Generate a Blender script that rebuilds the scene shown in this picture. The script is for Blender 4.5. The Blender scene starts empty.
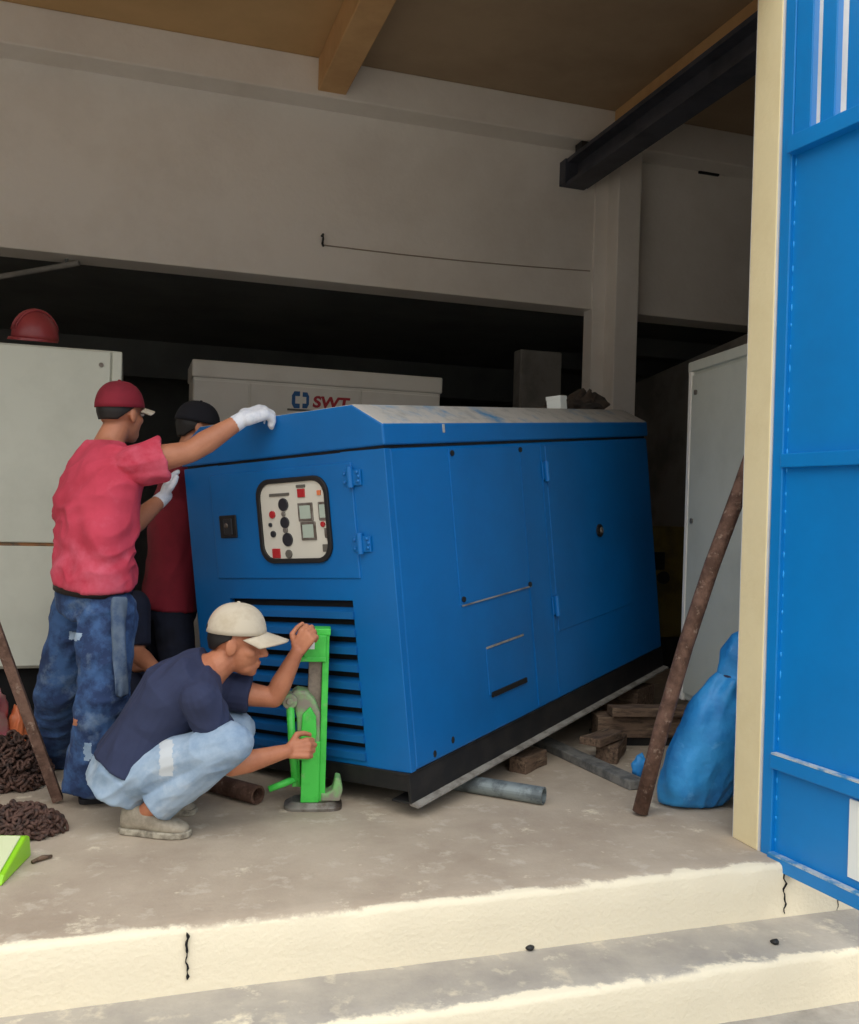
import bpy, bmesh, math, random
from mathutils import Vector, Matrix, noise
V = Vector
random.seed(7)
SC = bpy.context.scene
COL = SC.collection

# ---------------------------------------------------------------- camera, light
HC, FPX = 1.2, 930.0
YAW, PITCH, ROLL = math.radians(17.95), math.radians(-.17), math.radians(1.71)
_f = V((math.sin(YAW) * math.cos(PITCH), math.cos(YAW) * math.cos(PITCH), math.sin(PITCH)))
_r0 = V((math.cos(YAW), -math.sin(YAW), 0)); _u0 = _r0.cross(_f)
_r = _r0 * math.cos(ROLL) + _u0 * math.sin(ROLL)
_u = -_r0 * math.sin(ROLL) + _u0 * math.cos(ROLL)
CAMP = V((0, 0, HC))
cd = bpy.data.cameras.new('camera'); cam = bpy.data.objects.new('camera', cd); COL.objects.link(cam)
mw = Matrix((_r, _u, -_f)).transposed().to_4x4(); mw.translation = CAMP
cam.matrix_world = mw
cd.sensor_fit = 'VERTICAL'; cd.sensor_height = 24.0; cd.lens = 24.0 * FPX / 1024.0
cd.clip_start = .05
SC.camera = cam
SC.view_settings.view_transform = 'Standard'; SC.view_settings.look = 'None'
SC.view_settings.gamma = 1.0; SC.view_settings.use_curve_mapping = False
SC.view_settings.exposure = 0.95

w = bpy.data.worlds.new('overcast_sky'); SC.world = w; w.use_nodes = True
nt = w.node_tree; nt.nodes.clear()
wo = nt.nodes.new('ShaderNodeOutputWorld'); bg = nt.nodes.new('ShaderNodeBackground')
tc = nt.nodes.new('ShaderNodeTexCoord'); sx = nt.nodes.new('ShaderNodeSeparateXYZ'); rp = nt.nodes.new('ShaderNodeValToRGB')
nt.links.new(tc.outputs['Generated'], sx.inputs[0]); nt.links.new(sx.outputs['Z'], rp.inputs[0])
rp.color_ramp.elements[0].color = (.20, .20, .195, 1); rp.color_ramp.elements[0].position = 0.12
rp.color_ramp.elements[1].color = (1.0, 1.0, 1.0, 1); rp.color_ramp.elements[1].position = .6
nt.links.new(rp.outputs[0], bg.inputs[0]); bg.inputs[1].default_value = 1.35
nt.links.new(bg.outputs[0], wo.inputs[0])

def at(px, py, zc):
    "point seen at photo pixel (px, py), zc metres in front of the camera"
    return CAMP + (_r * ((px - 429.5) / FPX) - _u * ((py - 512) / FPX) + _f) * zc


def onz(px, py, z=0.0):
    d = at(px, py, 1) - CAMP
    return CAMP + d * ((z - HC) / d.z)


# ---------------------------------------------------------------- materials
def lin(c):
    return tuple(((x / 255) / 12.92 if x / 255 <= .04045 else ((x / 255 + .055) / 1.055) ** 2.4) for x in c) + (1,)


def mat(name, c1, rough=.6, metal=0.0, c2=None, scale=6.0, lo=.45, hi=.62, bump=0.0, bscale=60.0, c3=None, scale3=2.0, lo3=.55, hi3=.7, stretch=None, spec=.5):
    m = bpy.data.materials.new(name); m.use_nodes = True
    n = m.node_tree.nodes; L = m.node_tree.links
    b = n['Principled BSDF']; b.inputs['Roughness'].default_value = rough; b.inputs['Metallic'].default_value = metal
    b.inputs['Specular IOR Level'].default_value = spec
    b.inputs['Base Color'].default_value = lin(c1)
    t = n.new('ShaderNodeTexCoord'); src = t.outputs['Object']
    if stretch:
        mp = n.new('ShaderNodeMapping'); mp.inputs['Scale'].default_value = stretch
        L.new(src, mp.inputs[0]); src = mp.outputs[0]

    def layer(prev, col, sc, l, h, detail=6):
        tx = n.new('ShaderNodeTexNoise'); tx.inputs['Scale'].default_value = sc; tx.inputs['Detail'].default_value = detail
        tx.inputs['Roughness'].default_value = .65
        L.new(src, tx.inputs['Vector'])
        r = n.new('ShaderNodeValToRGB'); r.color_ramp.elements[0].position = l; r.color_ramp.elements[1].position = h
        L.new(tx.outputs['Fac'], r.inputs[0])
        mx = n.new('ShaderNodeMix'); mx.data_type = 'RGBA'
        L.new(r.outputs[0], mx.inputs[0])
        if prev is None: mx.inputs[6].default_value = lin(c1)
        else: L.new(prev, mx.inputs[6])
        mx.inputs[7].default_value = lin(col)
        return mx.outputs[2]
    o = None
    if c2: o = layer(o, c2, scale, lo, hi)
    if c3: o = layer(o, c3, scale3, lo3, hi3)
    if o is not None: L.new(o, b.inputs['Base Color'])
    if bump:
        tx = n.new('ShaderNodeTexNoise'); tx.inputs['Scale'].default_value = bscale; tx.inputs['Detail'].default_value = 5
        L.new(t.outputs['Object'], tx.inputs['Vector'])
        bp = n.new('ShaderNodeBump'); bp.inputs['Strength'].default_value = bump; bp.inputs['Distance'].default_value = .01
        L.new(tx.outputs['Fac'], bp.inputs['Height']); L.new(bp.outputs[0], b.inputs['Normal'])
    return m


M = {}
M['concrete'] = mat('concrete_floor', (172, 156, 137), .9, c2=(150, 134, 116), scale=2.2, lo=.4, hi=.65, c3=(196, 184, 166), scale3=9, lo3=.56, hi3=.72, bump=.35, bscale=70)
M['step_top'] = mat('grey_step_concrete', (160, 150, 136), .9, c2=(128, 122, 114), scale=3.5, lo=.42, hi=.66, c3=(205, 192, 165), scale3=11, lo3=.58, hi3=.7, bump=.4, bscale=80)
M['cream'] = mat('cream_riser_paint', (240, 228, 198), .8, c2=(222, 206, 170), scale=4, lo=.45, hi=.75, c3=(196, 184, 160), scale3=14, lo3=.64, hi3=.74, bump=.5, bscale=45)
M['street'] = mat('street_concrete', (170, 164, 154), .95, c2=(140, 135, 126), scale=3, bump=.4, bscale=60)
M['yellow'] = mat('pale_yellow_paint', (240, 224, 178), .7, c2=(230, 212, 164), scale=5, lo=.45, hi=.8, bump=.15, bscale=50)
M['wall'] = mat('off_white_plaster', (238, 232, 224), .85, c2=(224, 216, 206), scale=1.5, lo=.4, hi=.75, bump=.2, bscale=30)
M['wallgrey'] = mat('grey_beam_plaster', (188, 182, 170), .9, c2=(172, 166, 154), scale=3)
M['ceilb'] = mat('brown_grey_ceiling', (176, 154, 126), .85, c2=(160, 138, 112), scale=1.4, lo=.4, hi=.7)  # greyer, browner tone for the right ceiling bay
M['ceil'] = mat('ochre_ceiling_paint', (208, 172, 122), .85, c2=(192, 156, 108), scale=1.2, lo=.4, hi=.7)
M['beamor'] = mat('ochre_beam_paint', (214, 172, 120), .85, c2=(200, 156, 106), scale=2)
M['dark'] = mat('shade_dark_plaster', (104, 106, 104), .95, c2=(84, 86, 86), scale=1.4, lo=.35, hi=.7)  # the deep recess's shade is put into this plaster colour
M['recgrey'] = mat('dull_grey_plaster', (150, 144, 136), .9, c2=(122, 118, 112), scale=2)
M['facade'] = mat('white_facade_plaster', (232, 228, 220), .85, c2=(214, 210, 204), scale=2)
M['blue'] = mat('blue_enclosure_paint', (0, 106, 178), .42, c2=(2, 96, 162), scale=1.6, lo=.4, hi=.7, c3=(56, 122, 172), scale3=17, lo3=.7, hi3=.8, bump=.03, bscale=8)
M['bluein'] = mat('blue_slat_paint', (6, 94, 158), .5, c2=(90, 110, 128), scale=9, lo=.6, hi=.78)
M['dust'] = mat('dusty_blue_paint', (60, 126, 170), .8, c2=(178, 174, 166), scale=5, lo=.28, hi=.46, c3=(150, 148, 142), scale3=12, lo3=.5, hi3=.7)
M['gate'] = mat('bright_blue_gate_paint', (2, 130, 206), .4, c2=(4, 120, 192), scale=2, lo=.4, hi=.75, c3=(72, 150, 205), scale3=9, lo3=.7, hi3=.85)
M['worn'] = mat('lit_worn_pale_edge', (186, 196, 200), .7, c2=(70, 140, 190), scale=20, lo=.45, hi=.6)
M['weld'] = mat('weld_bead_blue', (40, 160, 232), .4)
M['black'] = mat('black_steel', (20, 21, 24), .55, c2=(36, 34, 33), scale=9)
M['blackgap'] = mat('black_void', (6, 6, 7), .9)
M['rubber'] = mat('black_rubber', (24, 22, 22), .6)
M['lip'] = mat('lit_steel_flange', (150, 146, 138), .7, c2=(112, 106, 98), scale=12)
M['panelw'] = mat('instrument_panel_grey', (214, 210, 196), .5)
M['steel'] = mat('worn_grey_steel', (142, 138, 130), .45, .6, c2=(100, 88, 78), scale=14)
M['gauge'] = mat('dark_gauge_face', (44, 46, 50), .3)
M['red'] = mat('red_switch', (176, 40, 44), .4)
M['lcd'] = mat('pale_display', (176, 190, 176), .25)
M['offwhite'] = mat('off_white_enclosure_paint', (240, 236, 226), .6, c2=(228, 222, 210), scale=2, lo=.45, hi=.75, c3=(160, 128, 90), scale3=5, lo3=.72, hi3=.82)
M['greencab'] = mat('pale_grey_green_paint', (204, 206, 192), .55, c2=(192, 194, 180), scale=2.2, lo=.45, hi=.7, c3=(150, 122, 90), scale3=6, lo3=.74, hi3=.82)
M['rustline'] = mat('rust_stained_edge', (150, 104, 66), .9, c2=(96, 84, 70), scale=14)
M['logoblue'] = mat('logo_blue', (10, 88, 150), .5)
M['logored'] = mat('logo_red', (178, 30, 44), .5)
M['logogrey'] = mat('logo_grey', (96, 92, 84), .6)
M['ibeam'] = mat('dark_steel_beam', (66, 68, 78), .6, c2=(50, 52, 60), scale=4)
M['rust'] = mat('rusty_iron', (112, 84, 70), .8, .1, c2=(80, 56, 44), scale=18, lo=.4, hi=.6, c3=(150, 128, 112), scale3=30, lo3=.58, hi3=.7, bump=.4, bscale=90)
M['rustdark'] = mat('dark_rusty_iron', (92, 66, 56), .75, .15, c2=(52, 40, 36), scale=30, bump=.3)
M['galv'] = mat('galvanised_pipe', (136, 146, 146), .5, .4, c2=(96, 104, 106), scale=16)
M['greyflat'] = mat('weathered_grey_steel', (122, 120, 114), .75, c2=(86, 86, 84), scale=14, bump=.3)
M['wood'] = mat('weathered_timber', (112, 90, 72), .85, c2=(70, 54, 42), scale=8, stretch=(1, 6, 6), bump=.3, c3=(150, 128, 104), scale3=6)
M['sack'] = mat('woven_blue_plastic', (52, 150, 216), .5, c2=(28, 116, 188), scale=5, lo=.4, hi=.66, bump=.35, bscale=35, c3=(104, 180, 236), scale3=14, lo3=.62, hi3=.78)
M['jack'] = mat('bright_green_paint', (74, 206, 78), .45, c2=(58, 184, 64), scale=9, lo=.45, hi=.65, c3=(138, 176, 120), scale3=14, lo3=.58, hi3=.75)
M['jackworn'] = mat('worn_green_grey_casting', (126, 186, 112), .6, c2=(140, 132, 118), scale=14, lo=.4, hi=.6)
M['rack'] = mat('grey_rack_bar', (142, 128, 116), .6, .2, c2=(112, 100, 90), scale=20)
M['white'] = mat('white_sticker', (236, 240, 236), .5)
M['lime'] = mat('lime_plastic', (150, 214, 40), .4)
M['limepale'] = mat('pale_lime_plastic', (214, 222, 178), .5)
M['helmet'] = mat('dull_red_plastic', (160, 66, 68), .35, c2=(144, 56, 60), scale=4)
M['skin'] = mat('tan_skin', (190, 128, 96), .55, c2=(172, 110, 80), scale=7, lo=.4, hi=.7)
M['skinC'] = mat('warm_skin', (192, 126, 92), .55, c2=(170, 104, 74), scale=9, lo=.4, hi=.7)
M['shirtA'] = mat('faded_red_cotton', (200, 66, 88), .9, c2=(180, 48, 68), scale=5, lo=.4, hi=.68, c3=(214, 104, 124), scale3=3, lo3=.50, hi3=.70)
M['shirtB'] = mat('maroon_cotton', (128, 26, 42), .9, c2=(110, 20, 34), scale=4)
M['navy'] = mat('navy_cotton', (46, 54, 84), .9, c2=(36, 42, 70), scale=5, lo=.4, hi=.7)
M['denim'] = mat('stained_blue_denim', (58, 90, 136), .9, c2=(34, 54, 92), scale=9, lo=.42, hi=.56, c3=(112, 132, 156), scale3=6, lo3=.55, hi3=.72)
M['denimdark'] = mat('dark_navy_denim', (28, 34, 54), .9, c2=(20, 24, 40), scale=6)
M['denimgrey'] = mat('grey_denim_rag', (92, 108, 128), .9, c2=(62, 82, 112), scale=12, c3=(116, 128, 142), scale3=7)
M['denimlight'] = mat('pale_blue_denim', (158, 178, 198), .9, c2=(128, 152, 178), scale=7, lo=.42, hi=.64, c3=(188, 200, 210), scale3=5, lo3=.58, hi3=.75)
M['patch'] = mat('pale_denim_patch', (196, 202, 206), .9)
M['belt'] = mat('dark_leather', (34, 24, 24), .5)
M['capred'] = mat('maroon_cap_cloth', (132, 26, 44), .85, c2=(118, 22, 38), scale=6)
M['capbeige'] = mat('beige_cap_cloth', (206, 194, 172), .9, c2=(194, 180, 156), scale=14)
M['capdark'] = mat('dark_navy_cap_cloth', (22, 22, 30), .9)
M['glove'] = mat('white_knit_glove', (226, 228, 234), .9, c2=(206, 210, 220), scale=30)
M['hair'] = mat('black_hair', (24, 20, 18), .6)
M['shoeblack'] = mat('black_shoe', (28, 28, 34), .6)
M['shoegrey'] = mat('grey_suede_shoe', (168, 158, 140), .85, c2=(140, 130, 114), scale=14)
M['sole'] = mat('dirty_sole', (176, 168, 150), .8, c2=(120, 112, 98), scale=20)
M['eyew'] = mat('eye_white', (220, 214, 206), .3)
M['pink'] = mat('pink_plastic', (214, 120, 132), .4, c2=(196, 150, 140), scale=8)
M['orange'] = mat('orange_plastic', (222, 124, 78), .4)
M['bingrey'] = mat('grey_green_plastic', (132, 136, 122), .6, c2=(112, 114, 102), scale=9)
M['tarp'] = mat('brown_crumpled_cloth', (78, 66, 56), .9, c2=(52, 46, 42), scale=9)
M['yellowgrime'] = mat('grimy_yellow_paint', (120, 104, 48), .7, c2=(90, 80, 44), scale=4)
M['cablebrown'] = mat('dusty_brown_cable', (160, 146, 132), .8)
M['label'] = mat('logo_plate_white', (226, 226, 222), .5)


# ---------------------------------------------------------------- helpers
def obj(name, bm, m, parent=None, bevel=0.0, smooth=False, segs=2):
    bmesh.ops.recalc_face_normals(bm, faces=bm.faces[:])
    me = bpy.data.meshes.new(name); bm.to_mesh(me); bm.free()
    o = bpy.data.objects.new(name, me); COL.objects.link(o)
    if m is not None:
        for x in (m if isinstance(m, (list, tuple)) else [m]): me.materials.append(x)
    if parent is not None: o.parent = parent
    if bevel:
        b = o.modifiers.new('b', 'BEVEL'); b.width = bevel; b.segments = segs; b.limit_method = 'ANGLE'; b.angle_limit = math.radians(40)
    if smooth:
        for p in me.polygons: p.use_smooth = True
    return o


def thing(name, label, cat, loc=(0, 0, 0), group=None, rot=None):
    o = bpy.data.objects.new(name, None); COL.objects.link(o); o.location = loc
    if rot is not None: o.rotation_euler = rot
    o.empty_display_size = .1
    return tag(o, label, cat, group)


def tag(o, label, cat, group=None):
    o['label'] = label; o['category'] = cat
    if group: o['group'] = group
    return o


def struct(o, label=None, cat=None):
    o['kind'] = 'structure'
    if label: o['label'] = label; o['category'] = cat or 'wall'
    return o


def box(bm, a, b, Mx=None, mi=0):
    a = V(a); b = V(b)
    vs = [V((x, y, z)) for x in (a.x, b.x) for y in (a.y, b.y) for z in (a.z, b.z)]
    if Mx is not None: vs = [Mx @ v for v in vs]
    v = [bm.verts.new(p) for p in vs]
    for q in ((0, 1, 3, 2), (4, 6, 7, 5), (0, 4, 5, 1), (2, 3, 7, 6), (0, 2, 6, 4), (1, 5, 7, 3)):
        f = bm.faces.new([v[i] for i in q]); f.material_index = mi
    return v


def prism(bm, pts, axis, a, b, Mx=None):
    "closed 2-D outline extruded along an axis; pts are the other two coordinates in x,y,z order"
    def mk(p, t):
        q = list(p); q.insert(axis, t); q = V(q)
        return Mx @ q if Mx is not None else q
    A = [bm.verts.new(mk(p, a)) for p in pts]; B = [bm.verts.new(mk(p, b)) for p in pts]
    n = len(pts)
    for i in range(n): bm.faces.new((A[i], A[(i + 1) % n], B[(i + 1) % n], B[i]))
    bm.faces.new(A[::-1]); bm.faces.new(B)


def frame_of(d):
    d = d.normalized(); a = V((0, 0, 1)) if abs(d.z) < .9 else V((1, 0, 0))
    u = d.cross(a).normalized(); return u, d.cross(u).normalized()


def tube(bm, p0, p1, r, r1=None, n=16, caps=True):
    p0 = V(p0); p1 = V(p1); r1 = r if r1 is None else r1
    u, v = frame_of(p1 - p0)
    A = [bm.verts.new(p0 + (u * math.cos(2 * math.pi * i / n) + v * math.sin(2 * math.pi * i / n)) * r) for i in range(n)]
    B = [bm.verts.new(p1 + (u * math.cos(2 * math.pi * i / n) + v * math.sin(2 * math.pi * i / n)) * r1) for i in range(n)]
    for i in range(n): bm.faces.new((A[i], A[(i + 1) % n], B[(i + 1) % n], B[i]))
    if caps: bm.faces.new(A[::-1]); bm.faces.new(B)


def pipe(bm, p0, p1, r, t=.006, n=24):
    "hollow pipe"
    p0 = V(p0); p1 = V(p1); u, v = frame_of(p1 - p0)
    def ring(c, rr): return [bm.verts.new(c + (u * math.cos(2 * math.pi * i / n) + v * math.sin(2 * math.pi * i / n)) * rr) for i in range(n)]
    a, b, c, d = ring(p0, r), ring(p1, r), ring(p1, r - t), ring(p0, r - t)
    for x, y in ((a, b), (b, c), (c, d), (d, a)):
        for i in range(n): bm.faces.new((x[i], x[(i + 1) % n], y[(i + 1) % n], y[i]))


def path_tube(bm, pts, r, n=10):
    pts = [V(p) for p in pts]; rings = []
    for i, p in enumerate(pts):
        d = (pts[min(i + 1, len(pts) - 1)] - pts[max(i - 1, 0)])
        u, v = frame_of(d); rr = r[i] if isinstance(r, (list, tuple)) else r
        rings.append([bm.verts.new(p + (u * math.cos(2 * math.pi * k / n) + v * math.sin(2 * math.pi * k / n)) * rr) for k in range(n)])
    for A, B in zip(rings, rings[1:]):
        for k in range(n): bm.faces.new((A[k], A[(k + 1) % n], B[(k + 1) % n], B[k]))
    bm.faces.new(rings[0][::-1]); bm.faces.new(rings[-1])


def ell(bm, c, X, Y, Z, n=20, m=12):
    "ellipsoid with half-axis vectors X, Y, Z"
    c = V(c); top = bm.verts.new(c + Z); bot = bm.verts.new(c - Z); rings = []
    for j in range(1, m):
        t = math.pi * j / m
        rings.append([bm.verts.new(c + Z * math.cos(t) + (X * math.cos(2 * math.pi * i / n) + Y * math.sin(2 * math.pi * i / n)) * math.sin(t)) for i in range(n)])
    for i in range(n):
        bm.faces.new((top, rings[0][i], rings[0][(i + 1) % n])); bm.faces.new((bot, rings[-1][(i + 1) % n], rings[-1][i]))
    for A, B in zip(rings, rings[1:]):
        for i in range(n): bm.faces.new((A[i], B[i], B[(i + 1) % n], A[(i + 1) % n]))


def cone(bm, p0, r0, p1, r1, n=16, flat0=False, flat1=False):
    "round cone: a tapered limb with hemispherical (or flat) ends"
    p0 = V(p0); p1 = V(p1); d = p1 - p0
    if d.length < 1e-5: d = V((0, 0, 1e-4))
    dn = d.normalized(); u, v = frame_of(dn)
    prof = []
    if flat0: prof.append((p0, r0))
    else:
        for k in range(1, 5):
            t = math.pi / 2 * k / 4
            prof.append((p0 - dn * r0 * math.cos(t), r0 * math.sin(t)))
    if flat1: prof.append((p1, r1))
    else:
        for k in range(4, 0, -1):
            t = math.pi / 2 * k / 4
            prof.append((p1 + dn * r1 * math.cos(t), r1 * math.sin(t)))
    rings = [[bm.verts.new(c + (u * math.cos(2 * math.pi * i / n) + v * math.sin(2 * math.pi * i / n)) * max(r, 1e-4)) for i in range(n)] for c, r in prof]
    for A, B in zip(rings, rings[1:]):
        for i in range(n): bm.faces.new((A[i], A[(i + 1) % n], B[(i + 1) % n], B[i]))
    bm.faces.new(rings[0][::-1]); bm.faces.new(rings[-1])


def loft(bm, rings, n=28, power=2.0):
    "closed skin through elliptical rings (centre, u vector, v vector)"
    R = []
    for c, u, v in rings:
        r = []
        for i in range(n):
            t = 2 * math.pi * i / n; ct, st = math.cos(t), math.sin(t)
            a = math.copysign(abs(ct) ** (2 / power), ct); b = math.copysign(abs(st) ** (2 / power), st)
            r.append(bm.verts.new(V(c) + V(u) * a + V(v) * b))
        R.append(r)
    for A, B in zip(R, R[1:]):
        for i in range(n): bm.faces.new((A[i], A[(i + 1) % n], B[(i + 1) % n], B[i]))
    bm.faces.new(R[0][::-1]); bm.faces.new(R[-1])


def fused(name, bm, m, parent, voxel=.008, smooth=4, fold=None, origin=None):
    "melts overlapping closed shapes into one continuous skin"
    bmesh.ops.recalc_face_normals(bm, faces=bm.faces[:])
    me = bpy.data.meshes.new(name); bm.to_mesh(me); bm.free()
    o = bpy.data.objects.new(name, me); COL.objects.link(o)
    r = o.modifiers.new('r', 'REMESH'); r.mode = 'VOXEL'; r.voxel_size = voxel; r.adaptivity = 0
    s = o.modifiers.new('s', 'SMOOTH'); s.factor = .5; s.iterations = smooth
    dg = bpy.context.evaluated_depsgraph_get()
    nm = bpy.data.meshes.new_from_object(o.evaluated_get(dg)); nm.name = name
    o.modifiers.clear(); o.data = nm; bpy.data.meshes.remove(me)
    if fold:
        nr = [v.normal.copy() for v in nm.vertices]
        for v, q in zip(nm.vertices, nr): v.co += q * fold(v.co)
    nm.materials.clear(); nm.materials.append(m)
    for p in nm.polygons: p.use_smooth = True
    if parent is not None:
        o.parent = parent; o.matrix_parent_inverse = parent.matrix_basis.inverted()
    return o


def folds(d, freq=14.0, amp=.007, along=3.0, seed=0.0):
    "ridged cloth folds running along direction d"
    d = V(d).normalized(); u, v = frame_of(d)
    def f(p):
        q = V((p.dot(d) * along, p.dot(u) * freq, p.dot(v) * freq)) + V((seed, seed * 1.7, 0))
        a = noise.noise(q + V((0, 0, noise.noise(p * 6) * .8)))
        b = noise.noise(p * 9 + V((seed, 3, 1)))
        return amp * (1 - 2.4 * abs(a)) * (.55 + .6 * b) + amp * .4 * b
    return f


# ---------------------------------------------------------------- the building
FY, BY, CZ = 2.69, 6.3, 4.15      # platform edge, back wall, ceiling
PLAT, STEP, STREET = 0.0, -.185, -.35


def ledge_mat(name, ye, zt, base, c2, c3):
    "cream paint on the riser that laps raggedly over the nosing of a concrete slab"
    m = mat(name, base, .9, c2=c2, scale=2.4, lo=.38, hi=.66, c3=c3, scale3=9, lo3=.56, hi3=.74, bump=.28, bscale=70)
    n = m.node_tree.nodes; L = m.node_tree.links; b = n['Principled BSDF']
    old = b.inputs['Base Color'].links[0].from_socket
    g = n.new('ShaderNodeTexCoord'); sp_ = n.new('ShaderNodeSeparateXYZ'); L.new(g.outputs['Object'], sp_.inputs[0])
    def nz(sc, det):
        t = n.new('ShaderNodeTexNoise'); t.inputs['Scale'].default_value = sc; t.inputs['Detail'].default_value = det; t.inputs['Roughness'].default_value = .7
        L.new(g.outputs['Object'], t.inputs['Vector']); return t.outputs['Fac']
    def mth(op, a, b_):
        k = n.new('ShaderNodeMath'); k.operation = op
        for i_, v_ in ((0, a), (1, b_)):
            if isinstance(v_, (int, float)): k.inputs[i_].default_value = v_
            else: L.new(v_, k.inputs[i_])
        return k.outputs[0]
    edge = mth('ADD', mth('MULTIPLY', mth('SUBTRACT', nz(3.5, 8), .5), .20), ye + .010)
    top = mth('SMOOTH_MIN', mth('MULTIPLY', mth('SUBTRACT', sp_.outputs['Y'], edge), 60), 1)
    zc_ = mth('MULTIPLY', mth('ADD', mth('SUBTRACT', sp_.outputs['Z'], zt - .020), mth('MULTIPLY', mth('SUBTRACT', nz(7, 8), .5), .085)), 90)
    c1_ = n.new('ShaderNodeClamp'); L.new(top, c1_.inputs[0]); c2_ = n.new('ShaderNodeClamp'); L.new(zc_, c2_.inputs[0])
    r = n.new('ShaderNodeMath'); r.operation = 'MULTIPLY'; L.new(c1_.outputs[0], r.inputs[0]); L.new(c2_.outputs[0], r.inputs[1])
    stain = n.new('ShaderNodeValToRGB'); stain.color_ramp.elements[0].position = .66; stain.color_ramp.elements[1].position = .9; L.new(nz(5, 9), stain.inputs[0])
    cr_ = n.new('ShaderNodeMix'); cr_.data_type = 'RGBA'; cr_.inputs[6].default_value = lin((236, 225, 198)); cr_.inputs[7].default_value = lin((214, 200, 172)); L.new(stain.outputs[0], cr_.inputs[0])
    mx = n.new('ShaderNodeMix'); mx.data_type = 'RGBA'; L.new(r.outputs[0], mx.inputs[0]); L.new(cr_.outputs[2], mx.inputs[6]); L.new(old, mx.inputs[7])
    L.new(mx.outputs[2], b.inputs['Base Color']); return m


def ledge(name, x0, x1, y0, y1, ztop, zbot, m, seed):
    "step with a hand-trowelled, slightly wavy front edge"
    bm = bmesh.new(); n = 420; rows = []
    for i in range(n + 1):
        x = x0 + (x1 - x0) * i / n
        wv = .016 * noise.noise(V((x * 1.3, seed, 0))) + .007 * noise.noise(V((x * 7, seed, 2)))
        ch = .022 * max(0, noise.noise(V((x * 8, seed, 5))) - .18)
        rows.append([bm.verts.new(p) for p in ((x, y0 - .004 + .3 * wv, zbot), (x, y0 + .45 * wv, ztop * .6 + zbot * .4), (x, y0 + wv, ztop - .020 - ch), (x, y0 + wv + .004 + ch * .6, ztop - .008 - ch * .6), (x, y0 + wv + .014 + ch, ztop - .001), (x, y0 + .08, ztop), (x, y1, ztop))])
    for A, B in zip(rows, rows[1:]):
        for k in range(6): f = bm.faces.new((A[k], B[k], B[k + 1], A[k + 1])); f.smooth = True
    return struct(obj(name, bm, m))


ledge('floor', -7, 6.5, FY, 14, PLAT, STEP - .05, ledge_mat('platform_concrete', FY, 0, (186, 171, 151), (166, 150, 131), (205, 194, 176)), 1.0)
ledge('step', -7, 6.5, 2.42, FY + .06, STEP, STREET - .05, ledge_mat('lower_step_concrete', 2.42, STEP, (180, 172, 158), (150, 144, 136), (214, 203, 178)), 4.0)
bm = bmesh.new(); box(bm, (-30, -40, STREET - .2), (30, 2.5, STREET)); struct(obj('ground', bm, M['street']))


def crack(px, py0, py1, y, name='crack', wd=.012):
    bm = bmesh.new(); L, R_ = [], []
    d0 = at(px, py0, 1) - CAMP; d1 = at(px, py1, 1) - CAMP
    p0 = CAMP + d0 * (y / d0.y); p1 = CAMP + d1 * (y / d1.y); n = 16
    for i in range(n + 1):
        t = i / n; p = p0.lerp(p1, t); s = .012 * noise.noise(V((t * 6, px, 0))); hw = wd * (.06 + .62 * abs(noise.noise(V((t * 9, px, 3)))))
        L.append((p.x + s - hw, p.z)); R_.append((p.x + s + hw, p.z))
    prism(bm, L + R_[::-1], 1, y - .001, y + .03)
    struct(obj(name, bm, M['blackgap']))


crack(187, 934, 980, FY - .003, wd=.013); crack(785, 874, 914, FY - .004, wd=.006); crack(838, 882, 912, FY - .004, wd=.005)

# ceiling with its beams
bm = bmesh.new(); box(bm, (-6, 2.8, CZ), (1.2, BY + .2, CZ + .15)); struct(obj('ceiling', bm, M['ceil']))
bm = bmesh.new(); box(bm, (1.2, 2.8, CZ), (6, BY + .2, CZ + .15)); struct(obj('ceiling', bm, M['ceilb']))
for i, x0 in enumerate((1.11, 3.3, -1.4, -3.8)):
    bm = bmesh.new(); box(bm, (x0, 2.97, CZ - .22), (x0 + .19, BY - .22, CZ)); struct(obj('beam', bm, M['beamor'], bevel=.008))
# back wall: high band over the dark recess, with a ring beam under the ceiling
bm = bmesh.new(); box(bm, (-6, BY, 2.74), (6, BY + .25, CZ)); struct(obj('wall_back', bm, M['wall'], bevel=.006))
bm = bmesh.new(); box(bm, (-6, BY - .22, 3.90), (6, BY, CZ)); struct(obj('trim_1', bm, M['wall'], bevel=.01))
# column standing proud of the wall
bm = bmesh.new(); box(bm, (3.375, BY - .18, 0), (3.566, BY + .3, 3.95)); struct(obj('column', bm, M['wall'], bevel=.008))
bm = bmesh.new(); box(bm, (3.27, BY - .02, 0), (3.39, BY + .12, 3.9)); struct(obj('trim_3', bm, M['wall'], bevel=.006))
# side walls, facade
bm = bmesh.new(); box(bm, (-6.2, 2.8, 0), (-6, 12, CZ)); struct(obj('wall_left', bm, M['wall']))
bm = bmesh.new(); box(bm, (5.4, 2.8, 0), (5.6, BY + .2, CZ)); struct(obj('wall_right', bm, M['recgrey']))
bm = bmesh.new()
box(bm, (-7, 2.82, 3.25), (7, 2.97, 6)); box(bm, (2.2, 2.82, 0), (7, 2.97, 3.25)); box(bm, (-7, 2.82, 0), (-4.2, 2.97, 3.25))
struct(obj('wall_front', bm, M['facade']))
# painted jamb at the end of the front wall
bm = bmesh.new(); box(bm, (2.197, 2.822, 0), (2.24, 2.965, 3.25)); struct(obj('trim_4', bm, M['yellow'], bevel=.004))
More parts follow.
